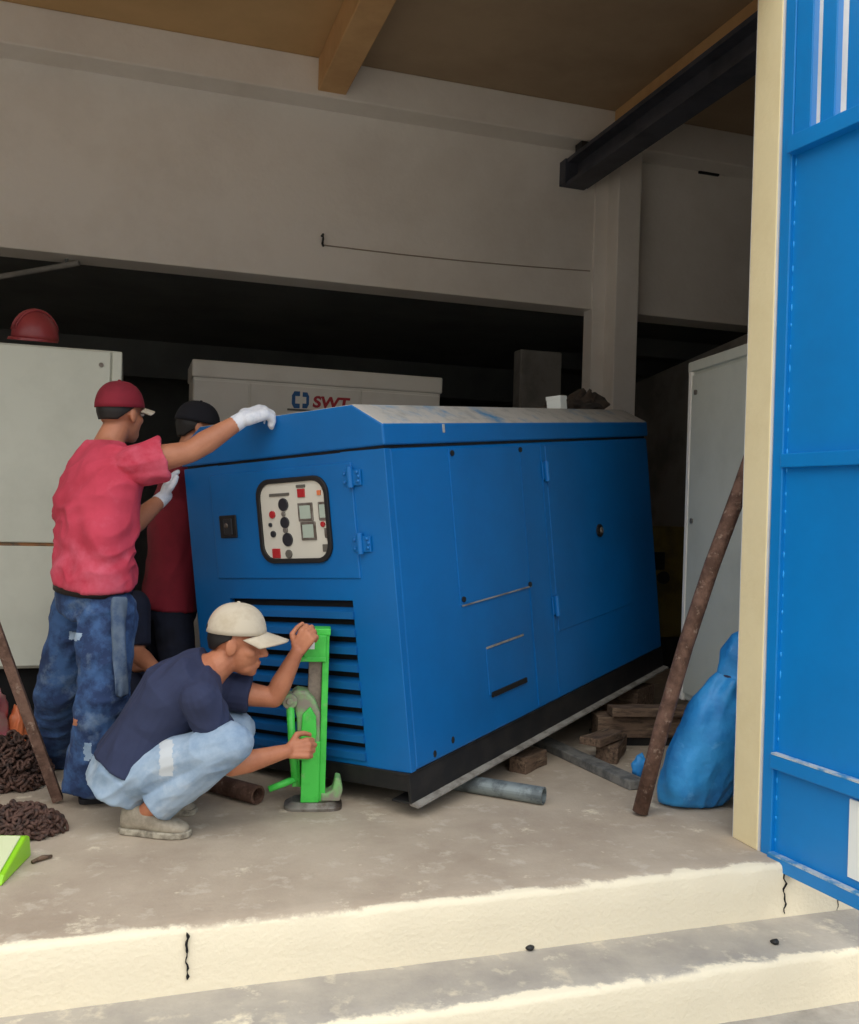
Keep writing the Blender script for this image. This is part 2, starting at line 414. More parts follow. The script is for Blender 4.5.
# dark recess behind
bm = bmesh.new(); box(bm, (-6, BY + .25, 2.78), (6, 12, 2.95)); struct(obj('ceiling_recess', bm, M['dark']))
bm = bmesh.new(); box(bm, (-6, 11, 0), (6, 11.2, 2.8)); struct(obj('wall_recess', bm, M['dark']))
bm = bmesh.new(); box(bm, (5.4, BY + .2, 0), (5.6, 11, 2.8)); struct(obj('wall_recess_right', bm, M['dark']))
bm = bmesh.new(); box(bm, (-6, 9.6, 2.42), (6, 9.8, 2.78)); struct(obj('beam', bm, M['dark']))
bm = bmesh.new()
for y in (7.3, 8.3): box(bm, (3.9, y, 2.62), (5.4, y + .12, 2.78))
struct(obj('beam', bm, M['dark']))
# grey side partition to the right of the column
bm = bmesh.new(); prism(bm, [(5.7, 0), (8.6, 0), (8.6, 2.3), (5.7, 2.62)], 0, 4.4, 4.52); struct(obj('wall_partition', bm, M['recgrey']))

# ---------------------------------------------------------------- gate leaf, hinged on the jamb
gate = thing('metal_gate', 'bright blue sheet-metal gate leaf swung open at the right edge of the doorway', 'gate', (2.2275, 2.818, 0), rot=(0, 0, math.radians(-83.5)))
GW, GZ0, GZ1 = 1.5, -.035, 3.3
def gbox(name, a, b, m, bev=.004, par=gate): 
    bm = bmesh.new(); box(bm, a, b); return obj(name, bm, m, par, bevel=bev)
# local x runs along the leaf away from the hinge, local y = thickness, room/camera side at -y
gbox('hinge_stile', (0, -.022, GZ0), (.050, .02, GZ1), M['gate'])
gbox('end_stile', (GW - .06, -.03, GZ0), (GW, .02, GZ1), M['gate'])
gbox('sheet_panel', (.05, -.004, .33), (GW - .05, .002, 2.50), M['gate'], 0)
gbox('kick_panel', (.05, -.004, .0), (GW - .05, .002, .34), M['gate'], 0)
for i, (z0, z1, y0) in enumerate(((GZ0, GZ0 + .05, -.035), (.315, .37, -.035), (1.385, 1.435, -.03), (2.50, 2.56, -.045), (GZ1 - .05, GZ1, -.03))):
    rl = gbox('rail', (.045, y0, z0), (GW - .045, .02, z1), M['gate'])
    if i < 2:
        bm = bmesh.new(); box(bm, (.052, y0 - .001, z1 - .004), (GW - .05, -.01, z1 + .002)); obj('lit_worn_edge', bm, M['worn'], rl)  # pale strip: wear plus the light on the rail top, put into colour
for k in range(13):
    x = .166 + .11 * (k - 1) if k else .05
    if x < GW - .1: gbox('grille_bar', (x, -.018, 2.555), (x + (.064 if k else .076), .012, GZ1 - .04), M['gate'])
bm = bmesh.new()
for k in range(34):
    z = .06 + k * .073 + random.uniform(-.01, .01)
    ell(bm, (.053, -.004, z), V((.004, 0, 0)), V((0, .003, 0)), V((0, 0, random.uniform(.006, .016))), 8, 5)
    obj('weld_bead', bm, M['weld'], gate, smooth=True); bm = bmesh.new()
bm.free()
gbox('white_plate', (.372, -.012, .045), (.60, -.003, .30), M['white'], .002)
for z in (.3, 1.5, 2.7):
    bm = bmesh.new(); tube(bm, (.004, .022, z), (.004, .022, z + .16), .012); obj('hinge_barrel', bm, M['gate'], gate, smooth=False)

# ---------------------------------------------------------------- the generator
G = thing('generator_set', 'large blue canopied generator tilted on its skid beside the green jack', 'generator', (1.082, 3.431, .072), rot=tuple(math.radians(a) for a in (5.45, -3.91, -54.38)))
GWD, GL = 1.18, 2.5
ZB, ZG, ZT, ZR = .105, 1.365, 1.46, 1.548
# canopy walls
bm = bmesh.new()
box(bm, (-GWD, .03, ZB), (0, GL, ZG))
obj('canopy', bm, M['blue'], G, bevel=.012)
# front frame around the louvre opening and above it
bm = bmesh.new()
LX0, LX1, LZ0, LZ1 = -.95, -.222, .135, .775
for a, b in (((-GWD, 0, ZB), (LX0, .034, ZG)), ((LX1, 0, ZB), (0, .034, ZG)), ((LX0, 0, ZB), (LX1, .034, LZ0)), ((LX0, 0, LZ1), (LX1, .034, ZG))): box(bm, a, b)
bmesh.ops.remove_doubles(bm, verts=bm.verts[:], dist=1e-5)
obj('front_panel', bm, M['blue'], G, bevel=.003)
bm = bmesh.new(); box(bm, (LX0 - .01, .028, LZ0 - .01), (LX1 + .01, .0335, LZ1 + .01)); obj('louver_recess', bm, M['blackgap'], G)
for k in range(9):
    z = LZ0 + .002 + k * .0715
    bm = bmesh.new(); prism(bm, [(.03, z + .030), (.024, z + .036), (-.010, z + .022), (-.012, z - .006), (-.004, z - .008), (.0, z + .016)], 0, LX0, LX1); obj('louver_slat', bm, M['bluein'], G)
# groove and roof
bm = bmesh.new(); box(bm, (-GWD + .012, .012, ZG - .005), (-.012, GL - .012, ZG + .014)); obj('roof_gasket', bm, M['black'], G)
prof = [(-GWD - .01, ZG + .012), (-GWD - .01, ZT), (-GWD + .14, ZR), (-.14, ZR), (.006, ZT), (.006, ZG + .012)]
bm = bmesh.new(); prism(bm, prof, 1, -.006, GL + .006)
for f in bm.faces:
    c = f.calc_center_median()
    f.normal_update()
    if abs(f.normal.z) > .5 and c.z > ZT - .01: f.material_index = 1
obj('roof', bm, [M['blue'], M['dust']], G, bevel=.008)
# control door with its window
bm = bmesh.new(); box(bm, (-1.005, -.007, .865), (-.17, .004, 1.325))
door = obj('control_door', bm, M['blue'], G, bevel=.004)
wx, wz, hw, hh = -.502, 1.108, .205, .178
def rrect(cx, cz, w_, h_, r, n=6):
    o = []
    for sx_, sz_, a0 in ((1, 1, 0), (-1, 1, 90), (-1, -1, 180), (1, -1, 270)):
        for k in range(n + 1):
            a = math.radians(a0 + 90 * k / n); o.append((cx + sx_ * (w_ - r) + r * math.cos(a), cz + sz_ * (h_ - r) + r * math.sin(a)))
    return o
bm = bmesh.new()
A = rrect(wx, wz, hw, hh, .075); B = rrect(wx, wz, hw - .02, hh - .02, .06)
ring = [[bm.verts.new((p[0], y, p[1])) for p in q] for q, y in ((A, -.006), (A, -.020), (B, -.020), (B, -.006))]
for a, b in zip(ring, ring[1:] + ring[:1]):
    for i in range(len(a)): bm.faces.new((a[i], a[(i + 1) % len(a)], b[(i + 1) % len(a)], b[i]))
obj('window_seal', bm, M['rubber'], door, bevel=.003)
bm = bmesh.new(); prism(bm, rrect(wx, wz, hw - .018, hh - .018, .062), 1, -.0105, -.0065); pan = obj('instrument_panel', bm, M['panelw'], door)
def pb(name, x, z, w_, h_, m, d=.006, bev=.002):
    bm = bmesh.new(); box(bm, (x - w_ / 2, -.0105 - d, z - h_ / 2), (x + w_ / 2, -.0102, z + h_ / 2)); return obj(name, bm, m, door, bevel=bev)
def pc(name, x, z, r, m, d=.008):
    bm = bmesh.new(); tube(bm, (x, -.0102, z), (x, -.0105 - d, z), r, n=20); return obj(name, bm, m, door, bevel=.0015)
def px2(u, v): return wx - hw + u / 100 * 2 * hw, wz + hh - v / 100 * 2 * hh     # per cent of the window
for u, v, w_, h_, m, nm in ((33, 19, .115, .012, M['logogrey'], 'nameplate'), (64, 11, .05, .012, M['logogrey'], 'nameplate'), (64, 19, .04, .035, M['red'], 'emergency_switch'), (88, 20, .02, .02, M['orange'], 'indicator_lamp'), (68, 41, .082, .075, M['steel'], 'meter'), (92, 41, .05, .075, M['steel'], 'meter'), (70, 63, .082, .075, M['steel'], 'meter'), (22, 88, .045, .04, M['red'], 'push_button'), (94, 66, .02, .04, M['steel'], 'toggle_switch'), (91, 83, .03, .03, M['logogrey'], 'toggle_switch')):
    x, z = px2(u, v); e = pb(nm, x, z, w_, h_, m)
    if nm == 'meter':
        bm = bmesh.new(); box(bm, (x - w_ * .36, -.018, z - h_ * .36), (x + w_ * .36, -.0163, z + h_ * .36)); obj('meter_face', bm, M['lcd'], e)
for u, v, r, m, nm in ((38, 31, .027, M['gauge'], 'gauge'), (38, 52, .024, M['gauge'], 'gauge'), (40, 72, .028, M['gauge'], 'gauge'), (38, 61, .012, M['steel'], 'selector_knob'), (37, 42, .010, M['steel'], 'selector_knob'), (21, 42, .016, M['red'], 'indicator_lamp'), (17, 54, .009, M['gauge'], 'indicator_lamp'), (20, 65, .014, M['gauge'], 'selector_knob'), (40, 89, .018, M['logogrey'], 'push_button'), (90, 56, .011, M['red'], 'indicator_lamp')):
    x, z = px2(u, v); pc(nm, x, z, r, m)
# latch
bm = bmesh.new(); box(bm, (-.955, -.016, 1.045), (-.85, -.006, 1.145)); la = obj('latch_plate', bm, M['black'], door, bevel=.004)
bm = bmesh.new(); box(bm, (-.925, -.021, 1.06), (-.872, -.014, 1.13)); obj('latch_handle', bm, M['gauge'], la, bevel=.004)
bm = bmesh.new(); ell(bm, (-.905, -.022, 1.1), V((.012, 0, 0)), V((0, .006, 0)), V((0, 0, .012)), 12, 6); obj('key_cap', bm, M['steel'], la, smooth=True)
def hinge(x, z, parent=G):
    bm = bmesh.new(); tube(bm, (x - .008, -.014, z - .038), (x - .008, -.014, z + .045), .013)
    box(bm, (x - .05, -.012, z - .03), (x + .042, -.002, z + .032))
    h = obj('door_hinge', bm, M['blue'], parent, bevel=.002)
    for dx, dz in ((-.038, .018), (-.038, -.016), (.026, .022), (.03, -.014), (.034, .004)):
        bm = bmesh.new(); ell(bm, (x + dx, -.013, z + dz), V((.008, 0, 0)), V((0, .006, 0)), V((0, 0, .008)), 10, 6); obj('hinge_bolt', bm, M['blue'], h, smooth=True)
    return h
hinge(-.165, 1.262); hinge(-.142, 1.0)
# right-hand flank
def sp(name, y0, y1, z0, z1, m=M['blue'], d=.004, par=G, bev=.002):
    bm = bmesh.new(); box(bm, (-.004, y0, z0), (d, y1, z1)); return obj(name, bm, m, par, bevel=bev)
s1 = sp('side_panel', .42, 1.015, .69, 1.352)
for y, z in ((.44, 1.333), (1.0, 1.333), (.44, .715), (.995, .70)):
    bm = bmesh.new(); tube(bm, (.003, y, z), (.011, y, z), .012, n=12); obj('panel_bolt', bm, M['black'], s1)
s2 = sp('side_door', 1.245, 2.16, .43, 1.345)
for z in (1.222, .56):
    bm = bmesh.new(); tube(bm, (.016, 1.225, z - .05), (.016, 1.225, z + .05), .013); box(bm, (.002, 1.195, z - .04), (.010, 1.26, z + .045)); obj('door_hinge', bm, M['blue'], s2, bevel=.002)
bm = bmesh.new(); tube(bm, (.003, 1.765, .88), (.012, 1.765, .88), .035, n=20); lk = obj('door_lock', bm, M['black'], s2)
bm = bmesh.new(); tube(bm, (.012, 1.77, .88), (.022, 1.77, .88), .016, n=16); obj('lock_handle', bm, M['steel'], lk, bevel=.003)
hatch = sp('fuel_hatch', .585, .90, .268, .478)
bm = bmesh.new(); box(bm, (.003, .60, .258), (.012, .895, .28)); obj('hatch_slot', bm, M['blackgap'], hatch)
bm = bmesh.new(); box(bm, (.003, .585, .474), (.0085, .90, .482)); obj('hatch_edge', bm, M['lip'], hatch)
bm = bmesh.new(); box(bm, (.004, .43, .686), (.007, 1.01, .692)); obj('panel_edge', bm, M['lip'], s1)
bm = bmesh.new(); box(bm, (.0, .995, .12), (.006, 1.006, 1.352)); box(bm, (.0, 1.20, .12), (.003, 1.206, 1.352)); obj('side_seam', bm, M['blue'], G)
for y, z in ((.29, .155), (.16, .135)):
    bm = bmesh.new(); ell(bm, (0, y, z), V((.003, 0, 0)), V((0, .012, 0)), V((0, 0, .015)), 10, 6); obj('paint_chip', bm, M['black'], G)
bm = bmesh.new(); box(bm, (.001, .385, 1.42), (.0082, .40, 1.455)); obj('paint_scrape', bm, M['dust'], G)
# skid: two channel rails and cross members
def skid(x, s):
    bm = bmesh.new()
    box(bm, (min(x, x - s * .015), -.01, -.016), (max(x, x - s * .015), GL + .01, ZB - .004))
    box(bm, (min(x, x - s * .08), -.01, ZB - .012), (max(x, x - s * .08), GL + .01, ZB))
    box(bm, (min(x, x - s * .10), -.01, -.016), (max(x, x - s * .10), GL + .01, -.006))
    r = obj('skid_rail', bm, M['black'], G, bevel=.002)
    bm = bmesh.new(); prism(bm, sorted([(x - s * .01, -.020), (x + s * .030, -.026)]) + sorted([(x + s * .030, -.019), (x - s * .01, -.008)], reverse=True), 1, -.01, GL + .01)
    obj('skid_flange', bm, M['lip'], r)  # light catching the flange top is put into its pale colour
skid(-.002, 1); skid(-GWD + .002, -1)
for y in (.0, 1.2, GL - .06):
    bm = bmesh.new(); box(bm, (-GWD + .02, y - .005, .03), (-.02, y + .055, ZB)); obj('cross_member', bm, M['black'], G, bevel=.003)
bm = bmesh.new(); box(bm, (-GWD + .02, .06, .075), (-.02, GL, .10)); obj('belly_plate', bm, M['black'], G)

GM = Matrix.LocRotScale(V((1.082, 3.431, .072)), Matrix.Identity(3).to_quaternion(), None)
from mathutils import Euler
GM = Matrix.Translation((1.082, 3.431, .072)) @ Euler(tuple(math.radians(a) for a in (5.45, -3.91, -54.38))).to_matrix().to_4x4()
def gp(x, y, z): return GM @ V((x, y, z))

# crumpled cloth on the far end of the roof
bm = bmesh.new()
bmesh.ops.create_icosphere(bm, subdivisions=5, radius=1)
for v in bm.verts:
    p = v.co.copy(); n1 = noise.noise(p * 2.3) * .35 + noise.noise(p * 6) * .18
    q = p * (1 + n1)
    ridge = math.exp(-((q.y - .55) / .22) ** 2) * .6
    zz = max(q.z, 0.0) * (.09 + ridge * .12) * (1 + .3 * noise.noise(p * 4 + V((4, 0, 0))))
    v.co = V((q.x * .16, q.y * .29, zz * .9))
cl = obj('crumpled_cloth', bm, M['tarp'], smooth=True)
cl.matrix_world = GM @ Matrix.Translation((-.32, 2.17, ZR + .002))
tag(cl, 'dark brown crumpled cloth heaped on the far end of the blue roof', 'cloth')
bm = bmesh.new(); box(bm, (-.06, -.05, 0), (.06, .05, .085)); box(bm, (-.063, -.053, .07), (.063, .053, .1))
ct = obj('carton', bm, M['white'], bevel=.004); ct.matrix_world = GM @ Matrix.Translation((-.19, 1.76, ZR + .001)) @ Matrix.Scale(.72, 4)
tag(ct, 'small white carton on the blue generator roof, just left of the brown cloth', 'box')


# ---------------------------------------------------------------- white enclosures around
def bolts(pts, parent, r=.012, m=None):
    for p in pts:
        bm = bmesh.new(); tube(bm, V(p) + V((0, .003, 0)), V(p) - V((0, .008, 0)), r, n=10); obj('bolt', bm, m or M['steel'], parent)

c = thing('equipment_cabinet', 'tall pale grey-green cabinet behind the man in the red shirt, red helmet on top', 'cabinet', (-.85, 5.0, 0))
def cb(name, a, b, m, bev=.006, par=None):
    bm = bmesh.new(); box(bm, a, b); return obj(name, bm, m, par, bevel=bev)
cb('body', (-.75, .02, .345), (.80, 1.1, 1.96), M['greencab'], .012, c)
up = cb('upper_panel', (-.74, .0, .975), (.745, .03, 1.95), M['greencab'], .006, c)
lo = cb('lower_panel', (-.74, .0, .36), (.745, .03, .958), M['greencab'], .006, c)
cb('rust_seam', (-.74, .012, .957), (.745, .03, .976), M['rustline'], .002, c)
cb('corner_strip', (.752, .0, .35), (.80, .04, 1.955), M['greencab'], .006, c)
bolts([(.70, .0, 1.88), (.70, .0, 1.04)], up); bolts([(.70, 0, .9), (.70, 0, .42)], lo)
cb('base_frame', (-.70, .08, .0), (.74, 1.0, .345), M['blackgap'], .004, c)

hb = thing('hard_hat', 'dull red hard hat lying on top of the grey-green cabinet', 'helmet', at(35, 344, 4.85) + V((0, 0, .01)))
hs_ = .82
bm = bmesh.new(); p0 = V((0, 0, 0))
n, mm = 28, 10; rings = []
for j in range(mm + 1):
    t = math.pi / 2 * j / mm
    rings.append([bm.verts.new((.128 * math.cos(t) * math.cos(2 * math.pi * i / n), .15 * math.cos(t) * math.sin(2 * math.pi * i / n), .015 + .155 * math.sin(t))) for i in range(n)])
for A, B in zip(rings, rings[1:]):
    for i in range(n): bm.faces.new((A[i], A[(i + 1) % n], B[(i + 1) % n], B[i]))
bmesh.ops.remove_doubles(bm, verts=bm.verts[:], dist=1e-4); bmesh.ops.holes_fill(bm, edges=bm.edges[:])
sh = obj('shell', bm, M['helmet'], hb, smooth=True)
bm = bmesh.new(); loft(bm, [((0, -.015, .004), (.131, 0, 0), (0, .160, 0)), ((0, -.012, .02), (.129, 0, 0), (0, .155, 0))]); obj('brim', bm, M['helmet'], hb, bevel=.003)
for x in (-.03, 0, .03):
    bm = bmesh.new(); pts = [(x, .152 * math.cos(t) * (1 - abs(x) * .6), .018 + .157 * math.sin(t) - abs(x) * .08) for t in [math.radians(a) for a in range(20, 165, 12)]]
    path_tube(bm, pts, .006, 8); obj('crest_rib', bm, M['helmet'], hb, smooth=True)
hb.rotation_euler = (math.radians(4), math.radians(8), math.radians(-60)); hb.scale = (.80, .80, .95)

s = thing('generator_enclosure', 'off-white generator enclosure with blue and red lettering, behind the blue generator', 'generator', (.391, 6.62, 0)); s.scale = (.9194, .9194, .962)
cb('body', (.012, .015, .12), (1.975, .5, 2.2), M['offwhite'], .01, s)
cb('roof_cap', (-.0, -.01, 2.150), (1.985, .51, 2.275), M['offwhite'], .012, s)
for a, b in ((.02, .428), (.440, 1.30), (1.312, 1.965)): cb('door_panel', (a, .0, .2), (b, .03, 2.13), M['offwhite'], .005, s)
cb('skid_base', (.03, .03, 0), (1.96, .49, .12), M['black'], .005, s)
lx, lz = .745, 2.030
bm = bmesh.new()
def arc(bm, cx, cz, w_, h_, th, flip):
    P = [(cx + flip * w_ / 2, cz + h_ / 2), (cx - flip * w_ * .2, cz + h_ / 2), (cx - flip * w_ / 2, cz + h_ * .25), (cx - flip * w_ / 2, cz - h_ * .25), (cx - flip * w_ * .2, cz - h_ / 2), (cx + flip * w_ / 2, cz - h_ / 2), (cx + flip * w_ / 2, cz - h_ / 2 + th), (cx - flip * w_ * .08, cz - h_ / 2 + th), (cx - flip * w_ * .08, cz + h_ / 2 - th), (cx + flip * w_ / 2, cz + h_ / 2 - th)]
    prism(bm, P, 1, -.006, .001)
arc(bm, lx + .044, lz, .062, .125, .034, 1); arc(bm, lx + .122, lz, .05, .118, .034, -1)
obj('logo_mark', bm, M['logoblue'], s)
cu = bpy.data.curves.new('t', 'FONT'); cu.body = 'SWT'; cu.size = .115; cu.extrude = .003; cu.shear = .12; cu.offset = .004
to = bpy.data.objects.new('t', cu); COL.objects.link(to)
dg = bpy.context.evaluated_depsgraph_get(); tm = bpy.data.meshes.new_from_object(to.evaluated_get(dg)); bpy.data.objects.remove(to)
wdt = max(v.co.x for v in tm.vertices)
for v in tm.vertices: v.co = V((lx + .175 + v.co.x * .30 / wdt, -.003 - v.co.z, lz - .045 + v.co.y * 1.0))
tm.materials.clear(); tm.materials.append(M['logored']); t = bpy.data.objects.new('logo_lettering', tm); COL.objects.link(t); t.parent = s
cb('logo_underline', (lx - .02, -.004, lz - .082), (lx + .36, .001, lz - .068), M['logogrey'], 0, s)

cg = thing('electrical_cabinet', 'narrow plain grey cabinet standing in the recess left of the column', 'cabinet', (3.10, 7.2, 0))
cb('body', (0, .01, 0), (.375, .16, 2.57), M['recgrey'], .01, cg)
cb('door', (.012, -.008, .1), (.372, .02, 2.56), M['recgrey'], .006, cg)
bm = bmesh.new(); tube(bm, (.33, -.03, 1.1), (.33, -.03, 1.25), .01); box(bm, (.32, -.03, 1.12), (.34, 0, 1.14)); box(bm, (.32, -.03, 1.21), (.34, 0, 1.23)); obj('handle', bm, M['black'], cg)

a0 = at(690, 365, 5.0)
rc = thing('side_enclosure', 'pale grey enclosure with bolted side panel seen between the blue generator and the jamb', 'cabinet', (a0.x, a0.y, 0), rot=(0, 0, math.radians(-8)))
cb('body', (.012, -1.12, .22), (1.2, .0, 2.02), M['greencab'], .012, rc)
spn = cb('side_panel', (.0, -1.1, .26), (.02, -.03, 1.955), M['greencab'], .004, rc)
cb('corner_strip', (-.004, -.028, .22), (.02, .004, 2.02), M['offwhite'], .004, rc)
cb('top_cap', (-.006, -1.13, 1.975), (1.21, .01, 2.03), M['greencab'], .006, rc)
for y, z in ((-.085, 1.86), (-.08, 1.18), (-.085, .55)):
    bm = bmesh.new(); tube(bm, (.002, y, z), (-.008, y, z), .014, n=10); obj('bolt', bm, M['steel'], spn)
cb('skid_base', (.03, -1.08, 0), (1.15, -.04, .22), M['black'], .004, rc)

ye = thing('engine_unit', 'grimy dark yellow machine in the gap behind the blue generator', 'machine', (3.72, 6.35, 0))
cb('body', (0, 0, .25), (.55, .5, 1.12), M['yellowgrime'], .02, ye)
cb('base', (.02, .02, 0), (.53, .48, .25), M['black'], .01, ye)
for a, b in (((.06, -.012, .78), (.28, .01, .92)), ((.06, -.012, .36), (.2, .01, .68))): cb('inspection_cover', a, b, M['black'], .008, ye)
bm = bmesh.new(); tube(bm, (.27, -.02, .72), (.27, .01, .72), .05, n=20); obj('pulley', bm, M['black'], ye)

# ---------------------------------------------------------------- overhead bits
bm = bmesh.new(); x0, x1, z0, z1 = 2.99, 3.16, 3.60, 3.80
prism(bm, [(x0, z0), (x1, z0), (x1, z0 + .03), (x0 + .115, z0 + .03), (x0 + .115, z1 - .03), (x1, z1 - .03), (x1, z1), (x0, z1), (x0, z1 - .03), (x0 + .085, z1 - .03), (x0 + .085, z0 + .03), (x0, z0 + .03)], 1, 2.98, BY - .10)
ib = thing('steel_girder', 'dark steel girder running overhead from the column to the doorway', 'beam', (0, 0, 0))
obj('girder', bm, M['ibeam'], ib)
cb('end_plate', (2.975, BY - .10, 3.62), (3.18, BY - .0, 3.80), M['ibeam'], .004, ib)
cb('end_stop', (3.0, BY - .30, 3.80), (3.07, BY - .2, 3.86), M['black'], .004, ib)

p1, p2 = at(322, 240, 6.47), at(590, 271, 6.47)
def wallp(px, py, y=BY - .012):
    d = at(px, py, 1) - CAMP; return CAMP + d * (y / d.y)
ca = thing('wall_cable', 'thin brown cable strung along the upper back wall from a black hook', 'cable', wallp(322, 240))
base = wallp(322, 240)
pts = [wallp(322 + 268 * k / 14, 245 + (271 - 245) * k / 14 + 2.2 * math.sin(math.pi * k / 14)) - base for k in range(15)]
bm = bmesh.new(); path_tube(bm, pts, .0045, 6); obj('cable', bm, M['cablebrown'], ca)
bm = bmesh.new(); path_tube(bm, [(0, .012, .03), (0, -.03, .03), (0, -.04, .0), (.0, -.02, -.03), (.01, .0, -.04)], .008, 8); obj('hook', bm, M['black'], ca)
q0, q1 = at(-25, 281, 5.98), at(79, 263, 5.98)
cp = thing('conduit_pipe', 'thin pale grey pipe hanging below the upper wall at far left', 'pipe', q1)
bm = bmesh.new(); tube(bm, q0 - q1, V((0, 0, 0)), .018); obj('pipe', bm, M['recgrey'], cp)
bm = bmesh.new()
tube(bm, (q0 - q1) * .12, V(((q0 - q1).x * .12, (q0 - q1).y * .12, 2.745 - q1.z)), .010)
tube(bm, (q0 - q1) * .9, V(((q0 - q1).x * .9, (q0 - q1).y * .9, 2.745 - q1.z)), .010); obj('hanger', bm, M['dark'], cp)
vb = wallp(709, 171); cb2 = bmesh.new(); box(cb2, (vb.x - .09, BY - .02, vb.z - .028), (vb.x + .09, BY + .01, vb.z + .028))
for k in range(4): box(cb2, (vb.x - .085, BY - .028, vb.z - .022 + k * .013), (vb.x + .085, BY - .018, vb.z - .016 + k * .013))
tag(obj('wall_vent', cb2, M['black']), 'small black slot vent high on the wall right of the column', 'vent')

# ---------------------------------------------------------------- loose things on the floor
def ontwo(name, label, cat, p, q, r, m, t=.006, group=None):
    p = V(p); q = V(q); o = thing(name, label, cat, (p + q) / 2, group)
    bm = bmesh.new(); pipe(bm, p - (p + q) / 2, q - (p + q) / 2, r, t); obj('tube', bm, m, o, smooth=False)
    return o
def flo(px, py, z): q = onz(px, py, z); return q
a, b = flo(544, 796, .036), flo(440, 779, .036)
tag(obj('roller_pipe', (lambda bm: (pipe(bm, a, b + (b - a) * .4, .036), bm)[1])(bmesh.new()), M['galv']), 'grey steel pipe poking out as a roller under the front of the skid', 'pipe')
a, b = flo(258, 795, .038), flo(196, 778, .038)
tag(obj('roller_pipe', (lambda bm: (pipe(bm, a, b + (b - a) * .5, .038, .01), bm)[1])(bmesh.new()), M['rust']), 'short rusty brown pipe on the floor left of the green jack', 'pipe')
# long flat bar
a, b = flo(638, 783, .03), flo(556, 746, .03); d = (b - a).normalized(); sdir = d.cross(V((0, 0, 1)))
bm = bmesh.new(); e = b + d * .5
A = [a + sdir * .045 - V((0, 0, .03)), a - sdir * .045 - V((0, 0, .03)), a - sdir * .045 + V((0, 0, .012)), a + sdir * .045 + V((0, 0, .012))]
vs = [bm.verts.new(v) for v in A] + [bm.verts.new(v + (e - a)) for v in A]
for q in ((0, 1, 2, 3), (7, 6, 5, 4), (0, 4, 5, 1), (1, 5, 6, 2), (2, 6, 7, 3), (3, 7, 4, 0)): bm.faces.new([vs[i] for i in q])
tag(obj('steel_bar', bm, M['greyflat'], bevel=.006), 'long weathered grey steel bar on the floor leading under the generator', 'bar')

def timber(px, py, L, W, H, ang, z0, label, m=None, tilt=0):
    p = onz(px, py, z0)
    bm = bmesh.new(); box(bm, (-L / 2, -W / 2, 0), (L / 2, W / 2, H))
    bmesh.ops.subdivide_edges(bm, edges=bm.edges[:], cuts=5, use_grid_fill=True)
    for v in bm.verts: v.co += V((0, noise.noise(v.co * 9 + V((px, 0, 0))) * .008, noise.noise(v.co * 9 + V((0, py, 0))) * .006 if v.co.z > .01 else 0))
    o = obj('timber_block', bm, m or M['wood'], bevel=.004); o.location = p; o.rotation_euler = (0, tilt, math.radians(ang))
    return tag(o, label, 'wood block', 'timber packing under the skid')
timber(528, 768, .22, .09, .075, 40, 0, 'short timber block under the middle of the skid, left of the others')
timber(611, 756, .30, .11, .085, 52, 0, 'square-ended timber block on the floor below the far half of the skid')
timber(602, 741, .26, .11, .035, 35, .094, 'thin splintered board lying across the square-ended timber block')
timber(641, 735, .5, .12, .11, -12, .05, 'long brown timber beam between the skid and the leaning rusty pipe')
timber(651, 715, .44, .10, .045, -12, .168, 'dark plank on top of the long brown timber beam')
bm = bmesh.new(); p = onz(641, 743, 0); box(bm, (-.25, -.06, 0), (.25, .12, .048)); o = obj('steel_channel', bm, M['black'], bevel=.006); o.location = p; o.rotation_euler = (0, 0, math.radians(-12))
tag(o, 'black steel bar on the floor carrying the long timber beam', 'bar')
# packers that actually carry the far end of the skid (mostly hidden)
for x, y in ((-.1, 2.2), (-1.08, 2.2)):
    q = gp(x, y, -.03); bm = bmesh.new(); box(bm, (-.12, -.12, 0), (.12, .12, q.z - .03)); o = obj('timber_block', bm, M['wood'], bevel=.005); o.location = (q.x, q.y, 0); o.rotation_euler = (0, 0, math.radians(-54))
    tag(o, 'timber packer carrying the far %s corner of the skid' % ('right' if x > -.5 else 'left'), 'wood block', 'timber packing under the skid')

# leaning rusty pipe on the right
b0 = onz(640, 815, .0) + V((0, 0, .012)); zb = (b0 - CAMP).dot(_f)
tp = at(740, 490, 3.66); md = at(686, 644, zb + (3.66 - zb) * .5); ct_ = [b0, b0.lerp(md, .5) + (md - b0.lerp(tp, .5)) * .25, md, md.lerp(tp, .5) + (md - b0.lerp(tp, .5)) * .25, tp, tp + (tp - md) * .5, tp + (tp - md) * .75]
bm = bmesh.new(); path_tube(bm, ct_, .031, 18)
tag(obj('rusty_pipe', bm, M['rust'], smooth=True), 'thick rusty pipe leaning against the yellow jamb beside the blue sack', 'pipe')
# rusty angle bar on the left
b0 = onz(58, 803, .0); tp = at(-4, 632, 3.55); dirp = (tp - b0).normalized()
u, v = frame_of(dirp)
bm = bmesh.new()
L_ = 1.7; prf = [(-.019, -.019), (.019, -.019), (.019, -.012), (-.012, -.012), (-.012, .019), (-.019, .019)]
A = [bm.verts.new(b0 + V((0, 0, .012)) + u * x + v * y) for x, y in prf]; B = [bm.verts.new(b0 + V((0, 0, .012)) + u * x + v * y + dirp * L_) for x, y in prf]
for i in range(6): bm.faces.new((A[i], A[(i + 1) % 6], B[(i + 1) % 6], B[i]))
bm.faces.new(A[::-1]); bm.faces.new(B)
tag(obj('angle_bar', bm, M['rust']), 'rusty steel angle bar leaning up out of the picture at far left', 'bar')

